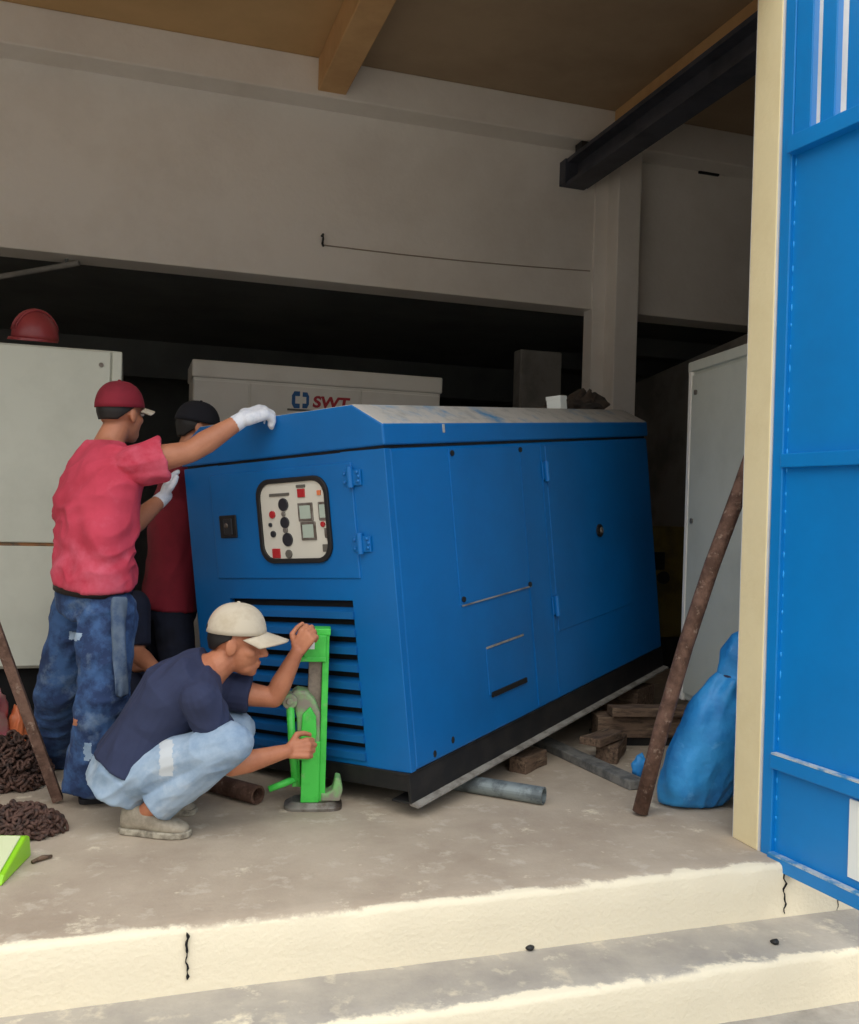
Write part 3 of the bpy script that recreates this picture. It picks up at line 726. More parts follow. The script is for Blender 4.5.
# chains in heaps
def chain(px, py, rx, ry, hz, n, label, seed):
    rnd = random.Random(seed); c0 = onz(px, py, 0); bm = bmesh.new()
    for i in range(n):
        a = rnd.uniform(0, 2 * math.pi); r = math.sqrt(rnd.random())
        wob = 1 + .22 * noise.noise(V((math.cos(a) * 1.6, math.sin(a) * 1.6, seed)))
        x, y = math.cos(a) * r * rx * wob, math.sin(a) * r * ry * wob
        z = .014 + rnd.random() * hz * max(0, 1 - r * r) ** .7
        R_ = Euler((rnd.uniform(-1.2, 1.2), rnd.uniform(-1.2, 1.2), rnd.uniform(0, 6.28))).to_matrix()
        nn, mn = 12, 6; rg = []
        for k in range(nn):
            t = 2 * math.pi * k / nn; cx_, cy_ = .014 * math.cos(t) + (.006 if math.cos(t) > 0 else -.006), .010 * math.sin(t)
            ring_ = []
            for j in range(mn):
                s_ = 2 * math.pi * j / mn; rad = V((math.cos(t), math.sin(t), 0))
                q = R_ @ (V((cx_, cy_, 0)) + rad * .0062 * math.cos(s_) + V((0, 0, .0062 * math.sin(s_)))) + V((x, y, z))
                q.z = max(q.z, .001); ring_.append(bm.verts.new(q))
            rg.append(ring_)
        for k in range(nn):
            for j in range(mn): bm.faces.new((rg[k][j], rg[(k + 1) % nn][j], rg[(k + 1) % nn][(j + 1) % mn], rg[k][(j + 1) % mn]))
    o = obj('rusty_chain', bm, M['rustdark'], smooth=True); o.location = c0
    return tag(o, label, 'chain')
chain(4, 784, .19, .13, .20, 900, 'taller heap of dark rusty chain behind the foot of the angle bar', 3)
chain(16, 834, .155, .10, .085, 620, 'lower heap of rusty chain in front, beside the lime plastic tray', 5)
# twig
a, b = onz(32, 862, .008), onz(52, 856, .008)
bm = bmesh.new(); path_tube(bm, [a, a.lerp(b, .5) + V((0, .006, .002)), b], [.006, .009, .005], 8); tag(obj('stick', bm, M['wood'], smooth=True), 'short brown stick on the floor in front of the chain', 'stick')
for px, py in ((530, 950), (775, 944)):
    c0 = onz(px, py, STEP); bm = bmesh.new(); ell(bm, (0, 0, .008), V((.016, 0, 0)), V((0, .014, 0)), V((0, 0, .009)), 10, 6)
    for v in bm.verts: v.co *= 1 + .3 * noise.noise(v.co * 60 + V((px, 0, 0)))
    o = obj('pebble', bm, M['black'], smooth=True); o.location = c0; tag(o, 'small dark pebble on the lower step, ' + ('near the middle' if px < 600 else 'below the gate'), 'stone')
# lime tray
p = onz(-32, 887, 0); tr = thing('plastic_tray', 'lime green plastic tray with a pale sloping face at lower left edge', 'tray', p, rot=(0, 0, math.radians(-14)))
bm = bmesh.new(); prism(bm, [(0.0, 0), (.26, 0), (.24, .075), (.2, .085), (.02, .03)], 0, -.22, .10); o = obj('shell', bm, M['lime'], tr, bevel=.008)
bm = bmesh.new(); prism(bm, [(.008, .028), (.196, .084), (.194, .091), (.006, .034)], 0, -.21, .085); obj('face', bm, M['limepale'], tr, bevel=.004)
# bags and bin behind the bar
def lump(name, c, rx, ry, rz, m, seed, label, cat, rough=.25):
    bm = bmesh.new(); bmesh.ops.create_icosphere(bm, subdivisions=4, radius=1)
    for v in bm.verts:
        p_ = v.co.copy(); q = p_ * (1 + rough * noise.noise(p_ * 2.2 + V((seed, 0, 0))) + .12 * noise.noise(p_ * 6 + V((0, seed, 0))))
        v.co = V((q.x * rx, q.y * ry, max(q.z, -.85) * rz))
    o = obj(name, bm, m, smooth=True); o.location = c; return tag(o, label, cat)
c0 = onz(2, 764, 0); lump('plastic_bag', c0 + V((-.075, .12, .15)), .085, .12, .17, M['pink'], 2, 'pink plastic bag on the floor behind the rusty chain', 'bag')
c0 = onz(19, 757, 0); lump('plastic_bag', c0 + V((-.012, .04, .11)), .042, .05, .13, M['orange'], 8, 'small orange plastic bag next to the pink bag', 'bag')
p = onz(50, 752, 0); bn = thing('plastic_bin', 'low grey-green plastic bin beside the standing man\'s rear leg', 'bin', p + V((-.015, .06, 0)))
bm = bmesh.new(); loft(bm, [((0, 0, 0), (.075, 0, 0), (0, .07, 0)), ((0, 0, .14), (.085, 0, 0), (0, .08, 0))], 24, 5); obj('body', bm, M['bingrey'], bn, bevel=.004)
bm = bmesh.new(); loft(bm, [((0, 0, .135), (.092, 0, 0), (0, .087, 0)), ((0, 0, .15), (.092, 0, 0), (0, .087, 0))], 24, 5); obj('rim', bm, M['bingrey'], bn, bevel=.003)

# blue woven sack
pb0 = onz(698, 808, 0) + V((.012, .06, 0))
sk = thing('woven_sack', 'full blue woven plastic sack slumped against the yellow jamb', 'sack', pb0)
ax = at(768, 636, 3.76) - pb0; bm = bmesh.new(); rings = []
prf = [(0.0, .10), (.025, .15), (.09, .172), (.22, .178), (.38, .176), (.52, .165), (.62, .145), (.69, .122), (.735, .105), (.78, .118), (.86, .142), (.95, .135), (1.0, .09)]
for t, r in prf:
    c_ = V((ax.x * t, ax.y * t, ax.z * t)) + V((-.02, 0, 0)) * math.sin(math.pi * t)
    rings.append((c_, V((r, 0, -.30 * r * min(1, t * 3))), V((0, r * .62, 0))))
loft(bm, rings, 44)
bmesh.ops.subdivide_edges(bm, edges=bm.edges[:], cuts=3, use_grid_fill=True)
bm.normal_update()
mv = []
for v in bm.verts:
    q = v.co; t = q.z / ax.z
    gather = max(0, 1 - abs(t - .735) / .16)
    k = .014 * noise.noise(V((q.x * 9, q.y * 9, q.z * 5))) + .008 * (1 - 2 * abs(noise.noise(V((q.x * 16, q.y * 16, q.z * 9))))) + gather * .012 * math.sin(math.atan2(q.y - ax.y * t, q.x - ax.x * t) * 11)
    mv.append((v, v.normal * k))
for v, d_ in mv: v.co += d_; v.co.z = max(v.co.z, .003)
obj('body', bm, M['sack'], sk, smooth=True)
t = .735; cc = V((ax.x * t, ax.y * t, ax.z * t)) + V((-.02, 0, 0)) * math.sin(math.pi * t)
bm = bmesh.new(); path_tube(bm, [cc + V((.112 * math.cos(q), .072 * math.sin(q), -.032 * math.cos(q))) for q in [2 * math.pi * i / 24 for i in range(25)]], .006, 8); obj('tie_cord', bm, M['navy'], sk, smooth=True)
lump('plastic_scrap', onz(645, 782, 0) + V((0, .05, .05)), .035, .03, .06, M['sack'], 11, 'small scrap of blue plastic behind the foot of the rusty pipe', 'scrap')

# ---------------------------------------------------------------- the jack
jb = onz(313, 806, 0)
J = thing('mechanical_jack', 'bright green upright mechanical jack held by the squatting man', 'jack', jb)
toC = (CAMP - jb); toC.z = 0; toC.normalize(); rt = V((-toC.y, toC.x, 0))          # rt points right as seen
rt = -rt if rt.dot(_r0) < 0 else rt
def jx(a, b, z): return rt * a - toC * b + V((0, 0, z))                              # a right, b away, z up
JM = Matrix((rt, -toC, V((0, 0, 1)))).transposed().to_4x4()
lean = Matrix.Shear('XZ', 4, (0, 0)) if False else Matrix(((1, 0, .0, 0), (0, 1, 0, 0), (0, 0, 1, 0), (0, 0, 0, 1)))
JM = JM @ lean
def jbx(name, a, b, m, par=J, bev=.004):
    bm = bmesh.new(); box(bm, a, b, JM); return obj(name, bm, m, par, bevel=bev)
bm = bmesh.new(); loft(bm, [(jx(.0, 0, .0), rt * .115, toC * .075), (jx(.0, 0, .012), rt * .115, toC * .075), (jx(0, 0, .03), rt * .085, toC * .055)], 32, 4); obj('base_plate', bm, M['steel'], J, bevel=.004)
jbx('rack_bar', (-.034, -.012, .03), (.02, .03, .70), M['rack'])
for k in range(12):
    pass
jbx('side_rail', (.02, -.035, .02), (.046, .045, .70), M['jack'])
jbx('lower_housing', (-.05, -.055, .03), (.022, .05, .27), M['jack'])
bm = bmesh.new(); prism(bm, [(-.070, .25), (.02, .25), (.018, .38), (-.004, .435), (-.035, .468), (-.075, .475), (-.098, .462), (-.102, .43), (-.085, .40), (-.074, .36)], 1, -.05, .045, JM); obj('gear_housing', bm, M['jackworn'], J, bevel=.012)
bm = bmesh.new(); prism(bm, [(-.060, .20), (-.02, .20), (.006, .30), (.002, .37), (-.022, .41), (-.052, .38)], 1, -.066, -.045, JM); obj('cover_plate', bm, M['jack'], J, bevel=.006)
hd = jbx('head_block', (-.055, -.05, .60), (.034, .05, .69), M['jack'])
jbx('head_cap', (-.03, -.04, .688), (.05, .045, .715), M['jack'])
jbx('head_flange', (-.07, -.055, .585), (.036, .05, .605), M['jack'])
jbx('rating_sticker', (-.043, -.0525, .635), (-.012, -.0505, .672), M['white'], hd, 0)
bm = bmesh.new(); prism(bm, [(.03, .03), (.105, .03), (.115, .075), (.105, .12), (.085, .125), (.075, .075), (.05, .06), (.03, .065)], 1, -.04, .04, JM); obj('lifting_toe', bm, M['jackworn'], J, bevel=.006)
jbx('ratchet_lug', (-.085, -.03, .085), (-.04, .0, .11), M['jack'])
# crank: hub, arm, handle
cr = bmesh.new(); P_ = lambda a, b, z: JM @ V((a, b, z))
tube(cr, P_(-.102, -.075, .432), P_(-.102, .0, .432), .030, n=20); tube(cr, P_(-.102, -.082, .432), P_(-.102, -.07, .432), .014, n=16); k1 = obj('crank_hub', cr, M['jackworn'], J, bevel=.004)
cr = bmesh.new(); path_tube(cr, [P_(-.100, -.062, .41), P_(-.088, -.06, .25), P_(-.074, -.055, .12)], [.016, .015, .014], 10); obj('crank_arm', cr, M['jack'], J, smooth=True)
cr = bmesh.new(); path_tube(cr, [P_(-.072, -.055, .125), P_(-.115, -.07, .112), P_(-.172, -.09, .095)], [.013, .014, .012], 10); obj('crank_handle', cr, M['jack'], J, smooth=True)
cr = bmesh.new(); path_tube(cr, [P_(-.062, -.03, .30), P_(-.066, -.035, .2), P_(-.058, -.03, .09)], .009, 8); obj('pawl_rod', cr, M['jack'], J, smooth=True)


# ---------------------------------------------------------------- people
def head(bm, H, F, U, s=1.0):
    F = F.normalized(); U = (U - F * U.dot(F)).normalized(); S = F.cross(U)
    P_ = lambda f, u, sd=0: H + (F * f + U * u + S * sd) * s
    E = lambda c, a, b, d: ell(bm, c, S * a * s, F * b * s, U * d * s)
    E(P_(-.012, .03), .076, .096, .088); E(P_(.025, -.03), .064, .068, .085); E(P_(.045, -.085), .044, .046, .034)
    E(P_(.068, -.102), .022, .022, .018)
    E(P_(.062, .022), .056, .032, .02)
    cone(bm, P_(.086, .012), .009 * s, P_(.112, -.030), .0125 * s); E(P_(.1, -.036, .012), .009, .01, .008); E(P_(.1, -.036, -.012), .009, .01, .008)
    E(P_(.088, -.064), .022, .014, .008); E(P_(.085, -.077), .019, .014, .008)
    for k in (-1, 1):
        E(P_(.05, -.025, .045 * k), .02, .03, .022)
        ell(bm, P_(-.012, -.012, .076 * k), (S * .010 * k + F * -.006) * s, (F * .021) * s, (U * .034) * s)
    return P_, F, U, S


def eyes(P_, F, U, S, parent, s=1.0):
    for k in (-1, 1):
        bm = bmesh.new(); ell(bm, P_(.0865, .0, .034 * k), S * .013 * s, F * .010 * s, U * .0075 * s, 14, 8); e = fix(obj('eye', bm, M['eyew'], None, smooth=True), parent)
        bm = bmesh.new(); ell(bm, P_(.0955, .0, .034 * k), S * .006 * s, F * .0035 * s, U * .006 * s, 12, 8); fix(obj('iris', bm, M['hair'], None, smooth=True), e)
        bm = bmesh.new(); path_tube(bm, [P_(.093, .018, .016 * k), P_(.089, .024, .034 * k), P_(.074, .020, .052 * k)], [.003, .005, .003], 8); fix(obj('eyebrow', bm, M['hair'], None, smooth=True), parent)


def fix(o, parent):
    "parent while keeping world placement"
    bpy.context.view_layer.update()
    o.parent = parent; o.matrix_parent_inverse = parent.matrix_world.inverted(); return o


def hand(bm, W, d, n, t, curl=(.5, .55, .6, .65), thumb=.5, s=1.0, fat=1.0, spread=.05):
    "palm and five fingers; d towards the knuckles, n out of the back of the hand, t towards the thumb"
    d = V(d).normalized(); n = V(n); n = (n - d * n.dot(d)).normalized(); t0 = V(t); tt = n.cross(d)
    if tt.dot(t0) < 0: tt = -tt
    s_ = s; r = .0095 * s_ * fat
    for k in range(4):
        off = (.030 - .0195 * k) * s_
        kn = W + d * (.086 - .006 * abs(k - 1)) * s_ + tt * off
        cone(bm, W + d * .01 * s_ + tt * off * .6, .0135 * s_ * fat, kn, .0118 * s_ * fat, 12)
        L_ = (.070, .080, .074, .056)[k] * s_; a = 0.0; p = kn
        dd = (d + tt * spread * (1.2 - k * .8)).normalized()
        for j, fr in enumerate((.44, .31, .25)):
            a += curl[k] * (1.0, 1.15, .8)[j]
            q = p + (dd * math.cos(a) - n * math.sin(a)) * L_ * fr
            cone(bm, p, r * (1.05 - .1 * j), q, r * (.98 - .1 * j), 12); p = q
    b = W + d * .022 * s_ + tt * .026 * s_; a = thumb
    p1_ = b + (d * .55 + tt * .8 - n * .25).normalized() * .040 * s_
    p2_ = p1_ + (d * .8 + tt * .25 * (1 - a) - n * (.5 * a + .1)).normalized() * .034 * s_
    p3_ = p2_ + (d * .85 - tt * .35 * a - n * .55 * a).normalized() * .026 * s_
    cone(bm, W + d * .012 * s_ + tt * .012 * s_, .015 * s_ * fat, b, .0155 * s_ * fat, 12); cone(bm, b, .0145 * s_ * fat, p1_, .0118 * s_ * fat, 12); cone(bm, p1_, .0115 * s_ * fat, p2_, .0105 * s_ * fat, 12); cone(bm, p2_, .0103 * s_ * fat, p3_, .0088 * s_ * fat, 12)


def arm(bm, S_, E_, W, k=1.0):
    m_ = S_.lerp(E_, .45); cone(bm, S_, .050 * k, m_, .048 * k); cone(bm, m_, .048 * k, E_, .038 * k)
    f_ = E_.lerp(W, .3); cone(bm, E_, .038 * k, f_, .042 * k); cone(bm, f_, .042 * k, W, .026 * k)


def torso_rings(D, grow=1.0, add=0.0, hem=None):
    "rings from pelvis to shoulders; D holds pelvis, waist, chest, neck, SL, SR, HL, HR"
    sh = (D['SR'] - D['SL']).normalized(); hp = (D['HR'] - D['HL']).normalized()
    out = []
    up_all = [D['pelvis'], D['waist'], D['chest'], D['upper'], D['neck']]
    for i, (key, a, b) in enumerate((('pelvis', .165, .118), ('waist', .150, .112), ('chest', .175, .125), ('upper', .165, .092), ('neck', .062, .060))):
        p = up_all[i]; ax_ = (up_all[min(i + 1, 4)] - up_all[max(i - 1, 0)]).normalized()
        sd = hp.lerp(sh, i / 3 if i < 3 else 1).normalized(); sd = (sd - ax_ * sd.dot(ax_)).normalized(); fw = sd.cross(ax_)
        out.append((p, sd * (a * grow + add), fw * (b * grow + add)))
    return out


def shoe(name, heel, toe, m, parent, w_=.046, h=.075, ankle=None, solem=None):
    heel = V(heel); toe = V(toe); d = (toe - heel); L_ = d.length; d.normalize(); sd = d.cross(V((0, 0, 1))).normalized(); up = sd.cross(d).normalized()
    bm = bmesh.new(); R_ = []
    for t, ww, hh in ((0.0, .030, .066), (.05, .037, .098), (.24, .040, .102), (.40, .042, .084), (.60, .046, .056), (.78, .047, .044), (.92, .038, .034), (1.0, .018, .022)):
        c_ = heel + d * L_ * t + up * (hh / 2 + .012); R_.append((c_, sd * ww, up * hh / 2))
    loft(bm, R_, 24, 2.6)
    o = fix(obj(name, bm, m, None, smooth=True), parent); sb = o.modifiers.new('s', 'SUBSURF'); sb.levels = 1; sb.render_levels = 1
    bm = bmesh.new(); O = []
    for t, ww in ((-.02, .022), (.05, .036), (.3, .040), (.6, .050), (.8, .050), (.95, .038), (1.03, .016)): O.append((t, ww))
    pl = [heel + d * L_ * t + sd * ww for t, ww in O] + [heel + d * L_ * t - sd * ww for t, ww in O[::-1]]
    A = [bm.verts.new(p) for p in pl]; B = [bm.verts.new(p + up * .022) for p in pl]
    for i in range(len(A)): bm.faces.new((A[i], A[(i + 1) % len(A)], B[(i + 1) % len(A)], B[i]))
    bm.faces.new(A[::-1]); bm.faces.new(B)
    fix(obj('sole', bm, solem or M['sole'], None, bevel=.004), o)
    bm = bmesh.new()
    for k in range(4):
        t = .36 + .08 * k; c_ = heel + d * L_ * t + up * (.09 - .045 * (t - .3) / .3 + .004)
        path_tube(bm, [c_ - sd * .022 - up * .004, c_ + up * .004, c_ + sd * .022 - up * .004], .003, 6)
    fix(obj('laces', bm, solem or M['sole'], None), o)
    return o


def cap(P_, F, U, S, m, parent, brimm=None, s=1.0, tilt=.0, brimlen=.075, droop=.02, lift=.0):
    c0 = P_(-.008, .026 + lift)
    bm = bmesh.new(); n, mm = 32, 10; rings = []
    Fu = (F + U * tilt).normalized(); Uu = (U - F * tilt).normalized()
    for j in range(mm + 1):
        t = math.pi / 2 * j / mm
        rings.append([bm.verts.new(c0 + (S * .086 * math.cos(a) + Fu * .104 * math.sin(a)) * s * math.cos(t) ** .8 + Uu * (.104 * math.sin(t) - .005) * s) for a in [2 * math.pi * i / n for i in range(n)]])
    for A, B in zip(rings, rings[1:]):
        for i in range(n): bm.faces.new((A[i], A[(i + 1) % n], B[(i + 1) % n], B[i]))
    bmesh.ops.remove_doubles(bm, verts=bm.verts[:], dist=1e-4)
    k = obj('cap', bm, m, None, smooth=True); sd = k.modifiers.new('s', 'SOLIDIFY'); sd.thickness = .004; fix(k, parent)
    bm = bmesh.new(); gr = []
    for i in range(9):
        row = []
        for j in range(13):
            a = -1 + 2 * j / 12; fr = i / 8
            base_ = c0 + (S * .082 * math.sin(a * 1.25) + Fu * .098 * math.cos(a * 1.25)) * s
            L_ = brimlen * s * (1 - .30 * a * a)
            row.append(bm.verts.new(base_ + Fu * L_ * fr - Uu * (droop * fr + .022 * a * a * (1 - .0 * fr)) * s + Uu * .004 + S * (.010 * a * fr) * s))
        gr.append(row)
    for A, B in zip(gr, gr[1:]):
        for j in range(12): bm.faces.new((A[j], A[j + 1], B[j + 1], B[j]))
    b = obj('cap_brim', bm, brimm or m, None, smooth=True); sd = b.modifiers.new('s', 'SOLIDIFY'); sd.thickness = .006; fix(b, k)
    bm = bmesh.new(); ell(bm, c0 + Uu * .099 * s, S * .008, F * .008, Uu * .006, 12, 6); fix(obj('cap_button', bm, m, None, smooth=True), k)
    return k


def hair_patch(P_, F, U, S, parent, low=-.034, s=1.0, top=.040):
    bm = bmesh.new(); rows = []
    for j in range(9):
        row = []
        for i in range(21):
            a = math.radians(-88 + 176 * i / 20)
            lw = low + .055 * max(0, (abs(a) - .75)) / .8; u = top + (lw - top) * j / 8
            taper = 1 - .20 * (max(0, -u) / .06)
            row.append(bm.verts.new(P_(-.012 - .1005 * math.cos(a) * taper, u, .0805 * math.sin(a) * taper)))
        rows.append(row)
    for A, B in zip(rows, rows[1:]):
        for i in range(20): bm.faces.new((A[i], A[i + 1], B[i + 1], B[i]))
    h = obj('hair', bm, M['hair'], None, smooth=True); sd = h.modifiers.new('s', 'SOLIDIFY'); sd.thickness = .010; sd.offset = -1; fix(h, parent)


def person(D, label, skin, shirtm, pantm, shoem, voxel=.0065):
    root = thing('person', label, 'person', D['base'])
    bpy.context.view_layer.update()
    bm = bmesh.new()
    P_, F, U, S = head(bm, D['head'], D['hf'], D['hu'])
    cone(bm, D['neck'] - (D['neck'] - D['upper']).normalized() * .02, .060, P_(-.018, -.05), .054)
    loft(bm, torso_rings(D, .93))
    for k in 'LR':
        S_, E_, W = D['S' + k], D['E' + k], D['W' + k]
        cone(bm, D['upper'].lerp(D['chest'], .1), .06, S_, .052); arm(bm, S_, E_, W, D.get('ak', 1.0))
        if D.get('hand' + k): hand(bm, W, *D['hand' + k][0], **D['hand' + k][1])
        cone(bm, D['H' + k], .080, D['K' + k], .054); cone(bm, D['K' + k], .052, D['K' + k].lerp(D['A' + k], .35), .052); cone(bm, D['K' + k].lerp(D['A' + k], .35), .052, D['A' + k], .034)
        if D.get('foot' + k): he, to_ = D['foot' + k]; cone(bm, D['A' + k], .034, V(he).lerp(V(to_), .18) + V((0, 0, .048)), .026); cone(bm, V(he).lerp(V(to_), .15) + V((0, 0, .042)), .022, V(he).lerp(V(to_), .72) + V((0, 0, .032)), .012)
    fused('body', bm, skin, root, voxel, 3)
    # shirt
    bm = bmesh.new(); R_ = torso_rings(D, D.get('sg', 1.05), .014)
    R_ = R_[:4] + [(R_[3][0].lerp(R_[4][0], .55), R_[4][1] * 1.25, R_[4][2] * 1.25)]
    hemc, hs, hfw = R_[0]
    axd = (R_[1][0] - R_[0][0]).normalized(); hm = D.get('hem', .03); R_ = [(hemc - axd * hm, hs * 1.04, hfw * 1.06)] + (R_ if hm > 0 else R_[1:])
    loft(bm, R_, 32)
    for k in 'LR':
        S_, E_ = D['S' + k], D['E' + k]; L_ = D.get('sleeve', .62)
        cone(bm, D['upper'].lerp(D['chest'], .15), .085, S_, .070); cone(bm, S_, .072, S_.lerp(E_, L_), D.get('slr', .070), flat1=True)
    fused('shirt', bm, shirtm, root, voxel, 3, folds(D.get('fold', (0, .3, 1)), 13, D.get('famp', .008), 4, D.get('seed', 1)))
    # trousers
    bm = bmesh.new(); R_ = torso_rings(D, 1.02, .006)
    ax_ = (R_[1][0] - R_[0][0]).normalized()
    loft(bm, [(R_[0][0] - ax_ * (.07 + D.get('seat', 0)), R_[0][1] * .95, R_[0][2] * .98), (R_[0][0] - ax_ * .02, R_[0][1] * 1.02, R_[0][2] * 1.02), (R_[0][0] + ax_ * D.get('rise', .07), R_[1][1] * 1.03, R_[1][2] * 1.03)], 28)
    tr_ = D.get('tr', (.098, .078, .070, .066))
    for k in 'LR':
        H_, K_, A_ = D['H' + k], D['K' + k], D['A' + k]; mid = K_.lerp(A_, .45)
        cone(bm, H_, tr_[0], K_, tr_[1]); cone(bm, K_, tr_[1], mid, tr_[2]); cone(bm, mid, tr_[2], K_.lerp(A_, D.get('cuff', .96)), tr_[3], flat1=True)
    fused('trousers', bm, pantm, root, voxel, 3, folds(D.get('pfold', (1, 0, .5)), 15, D.get('pamp', .007), 5, D.get('seed', 1) + 3))
    for k in 'LR':
        if D.get('foot' + k): shoe('shoe', *D['foot' + k], shoem, root, solem=D.get('solem'))
    return root, P_, F, U, S


def spine(D, pelvis, neck, bend=V((0, 0, 0))):
    D['pelvis'] = pelvis; D['neck'] = neck
    D['waist'] = pelvis.lerp(neck, .30) + bend; D['chest'] = pelvis.lerp(neck, .60) + bend * 1.3; D['upper'] = pelvis.lerp(neck, .86) + bend * .7

def cloth_patch(root, m, box_, depth):
    "worn patch on the near face of the trousers"
    for ch in root.children:
        if ch.name.split('.')[0] != 'trousers': continue
        ch.data.materials.append(m); k = len(ch.data.materials) - 1
        for p in ch.data.polygons:
            q = p.center - CAMP; z = q.dot(_f); x = 429.5 + FPX * q.dot(_r) / z; y = 512 - FPX * q.dot(_u) / z
            e = 2 * noise.noise(p.center * 60)
            if z < depth and box_[0] + e < x - (y - box_[1]) * box_[4] < box_[2] + e and box_[1] + e < y < box_[3] + e and p.normal.dot(_f) < -.1: p.material_index = k


# --- A: standing man, red shirt
D = {}
spine(D, at(93, 594, 3.72), at(106, 446, 3.80), at(97, 520, 3.70) - at(99, 520, 3.76))
D['SR'], D['ER'], D['WR'] = at(134, 464, 3.64), at(190, 452, 3.72), at(243, 419, 3.81)
D['SL'], D['EL'], D['WL'] = at(86, 472, 3.95), at(124, 532, 4.0), at(163, 498, 4.22)
D['HR'], D['KR'], D['AR'] = at(108, 612, 3.66), at(102, 700, 3.60), at(88, 787, 3.66)
D['HL'], D['KL'], D['AL'] = at(80, 612, 3.86), at(60, 692, 3.90), at(56, 752, 4.16)
D['head'] = at(121, 413, 3.85); D['hf'] = at(150, 417, 4.02) - D['head']; D['hu'] = V((0, 0, 1))
D['base'] = onz(92, 802, 0)
ft = (V((.74, .62, 0))).normalized() ; cr_ = _r0 * .9 + V((_f.x, _f.y, 0)) * .43
D['footR'] = (onz(80, 803, .0), onz(80, 803, .0) + cr_.normalized() * .26)
fl = D['AL'].copy(); fl.z = 0; D['footL'] = (fl - cr_.normalized() * .05, fl + cr_.normalized() * .21)
D['sg'] = 1.07; D['ak'] = 1.16; D['tr'] = (.112, .092, .090, .092); D['sleeve'] = .52; D['slr'] = .086; D['hem'] = -.06; D['famp'] = .013; D['fold'] = (1, .2, .35); D['famp'] = .020; D['seed'] = 2; D['pamp'] = .015; D['solem'] = M['shoeblack']; D['cuff'] = 1.0
A_, P_, F, U, S = person(D, 'standing man in a faded red T-shirt and maroon cap, gloved hand on the generator roof', M['skin'], M['shirtA'], M['denim'], M['shoeblack'])
cap(P_, F, U, S, M['capred'], A_, M['capbeige'], 1.06, tilt=.05, brimlen=.07, droop=.012); hair_patch(P_, F, U, S, A_); eyes(P_, F, U, S, A_)
DA = D
def glove(parent, E_, W, args, kw):
    bm = bmesh.new(); hand(bm, W, *args, **kw); dv = (W - E_).normalized(); cone(bm, W - dv * .045, .036, W + dv * .02, .031, flat0=True); fused('glove', bm, M['glove'], parent, .005, 3)
up = V((0, 0, 1))
glove(A_, D['ER'], D['WR'], (at(280, 405, 3.89) - at(243, 418, 3.81), up * .9 - _f * .35, _f), dict(curl=(.7, .7, .7, .7), thumb=.3, fat=1.8, s=1.15, spread=.08))
glove(A_, D['EL'], D['WL'], (at(175, 462, 4.30) - at(164, 498, 4.22), -_r0 * .8 - _f * .5, -_f * .2 - _r0 * .2 + up * .1), dict(curl=(.22, .22, .25, .25), thumb=.2, fat=1.55, s=.92, spread=.03))
# belt with buckle loop, and the grey rag at his front
bm = bmesh.new(); R_ = torso_rings(D, 1.05, .012); ax_ = (R_[1][0] - R_[0][0]).normalized(); wc = R_[0][0] + ax_ * .035
pts = [wc + R_[1][1] * 1.09 * math.cos(a) + R_[1][2] * 1.12 * math.sin(a) for a in [2 * math.pi * i / 36 for i in range(37)]]
rows = [[bm.verts.new(p + ax_ * z) for p in pts] for z in (-.02, .02)]
for i in range(36): bm.faces.new((rows[0][i], rows[0][i + 1], rows[1][i + 1], rows[1][i]))
o = obj('belt', bm, M['belt'], None, smooth=True); sd = o.modifiers.new('s', 'SOLIDIFY'); sd.thickness = .006; fix(o, A_)
bm = bmesh.new(); rows = []
for i in range(9):
    y = 596 + (697 - 596) * i / 8
    rows.append([bm.verts.new(at(112 + 14 * j / 5 + 5 * noise.noise(V((i * .5, j * .5, 1))) + i * .3, y + (4 * noise.noise(V((j * .9, 3, 3))) if i == 8 else 0), 3.528 + .05 * noise.noise(V((i * .35, j * .6, 5))) + .03 * (j / 5) ** 2)) for j in range(6)])
for a, b in zip(rows, rows[1:]):
    for j in range(5): bm.faces.new((a[j], a[j + 1], b[j + 1], b[j]))
o = obj('hanging_rag', bm, M['denimgrey'], None, smooth=True); sd = o.modifiers.new('s', 'SOLIDIFY'); sd.thickness = .008; o.modifiers.new('u', 'SUBSURF').render_levels = 1; fix(o, A_)
cloth_patch(A_, M['skin'], (72, 719, 78, 725, 0), 3.75)
cloth_patch(A_, M['denimlight'], (84, 742, 92, 760, 0), 3.75)
cloth_patch(A_, M['denimlight'], (70, 632, 82, 640, -.2), 3.85)

# --- B: man behind, maroon shirt, dark cap
D = {}
spine(D, at(170, 604, 4.58), at(186, 458, 4.60))
D['SR'], D['ER'], D['WR'] = at(176, 474, 4.44), at(192, 540, 4.55), at(214, 520, 4.78)
D['SL'], D['EL'], D['WL'] = at(168, 474, 4.78), at(200, 535, 4.86), at(226, 520, 4.95)
D['HR'], D['KR'], D['AR'] = at(172, 612, 4.5), at(182, 690, 4.48), at(172, 750, 4.5)
D['HL'], D['KL'], D['AL'] = at(164, 612, 4.70), at(164, 688, 4.68), at(150, 742, 4.7)
D['head'] = at(198, 428, 4.62); D['hf'] = _r0 * .85 + _f * .45 - up * .15; D['hu'] = up
for k in 'LR': D['A' + k].z = .09
fB = (_r0 * .9 + V((_f.x, _f.y, 0)) * .4).normalized()
for k in 'LR':
    g_ = D['A' + k].copy(); g_.z = 0; D['foot' + k] = (g_ - fB * .06, g_ + fB * .2)
D['handR'] = ((fB, up, -_f), dict(curl=(.3, .3, .3, .3))); D['handL'] = ((fB, up, _f), dict(curl=(.3, .3, .3, .3)))
D['base'] = V((D['pelvis'].x, D['pelvis'].y, 0)); D['sg'] = 1.04; D['hem'] = .02; D['seed'] = 5; D['solem'] = M['shoeblack']; D['sleeve'] = .7
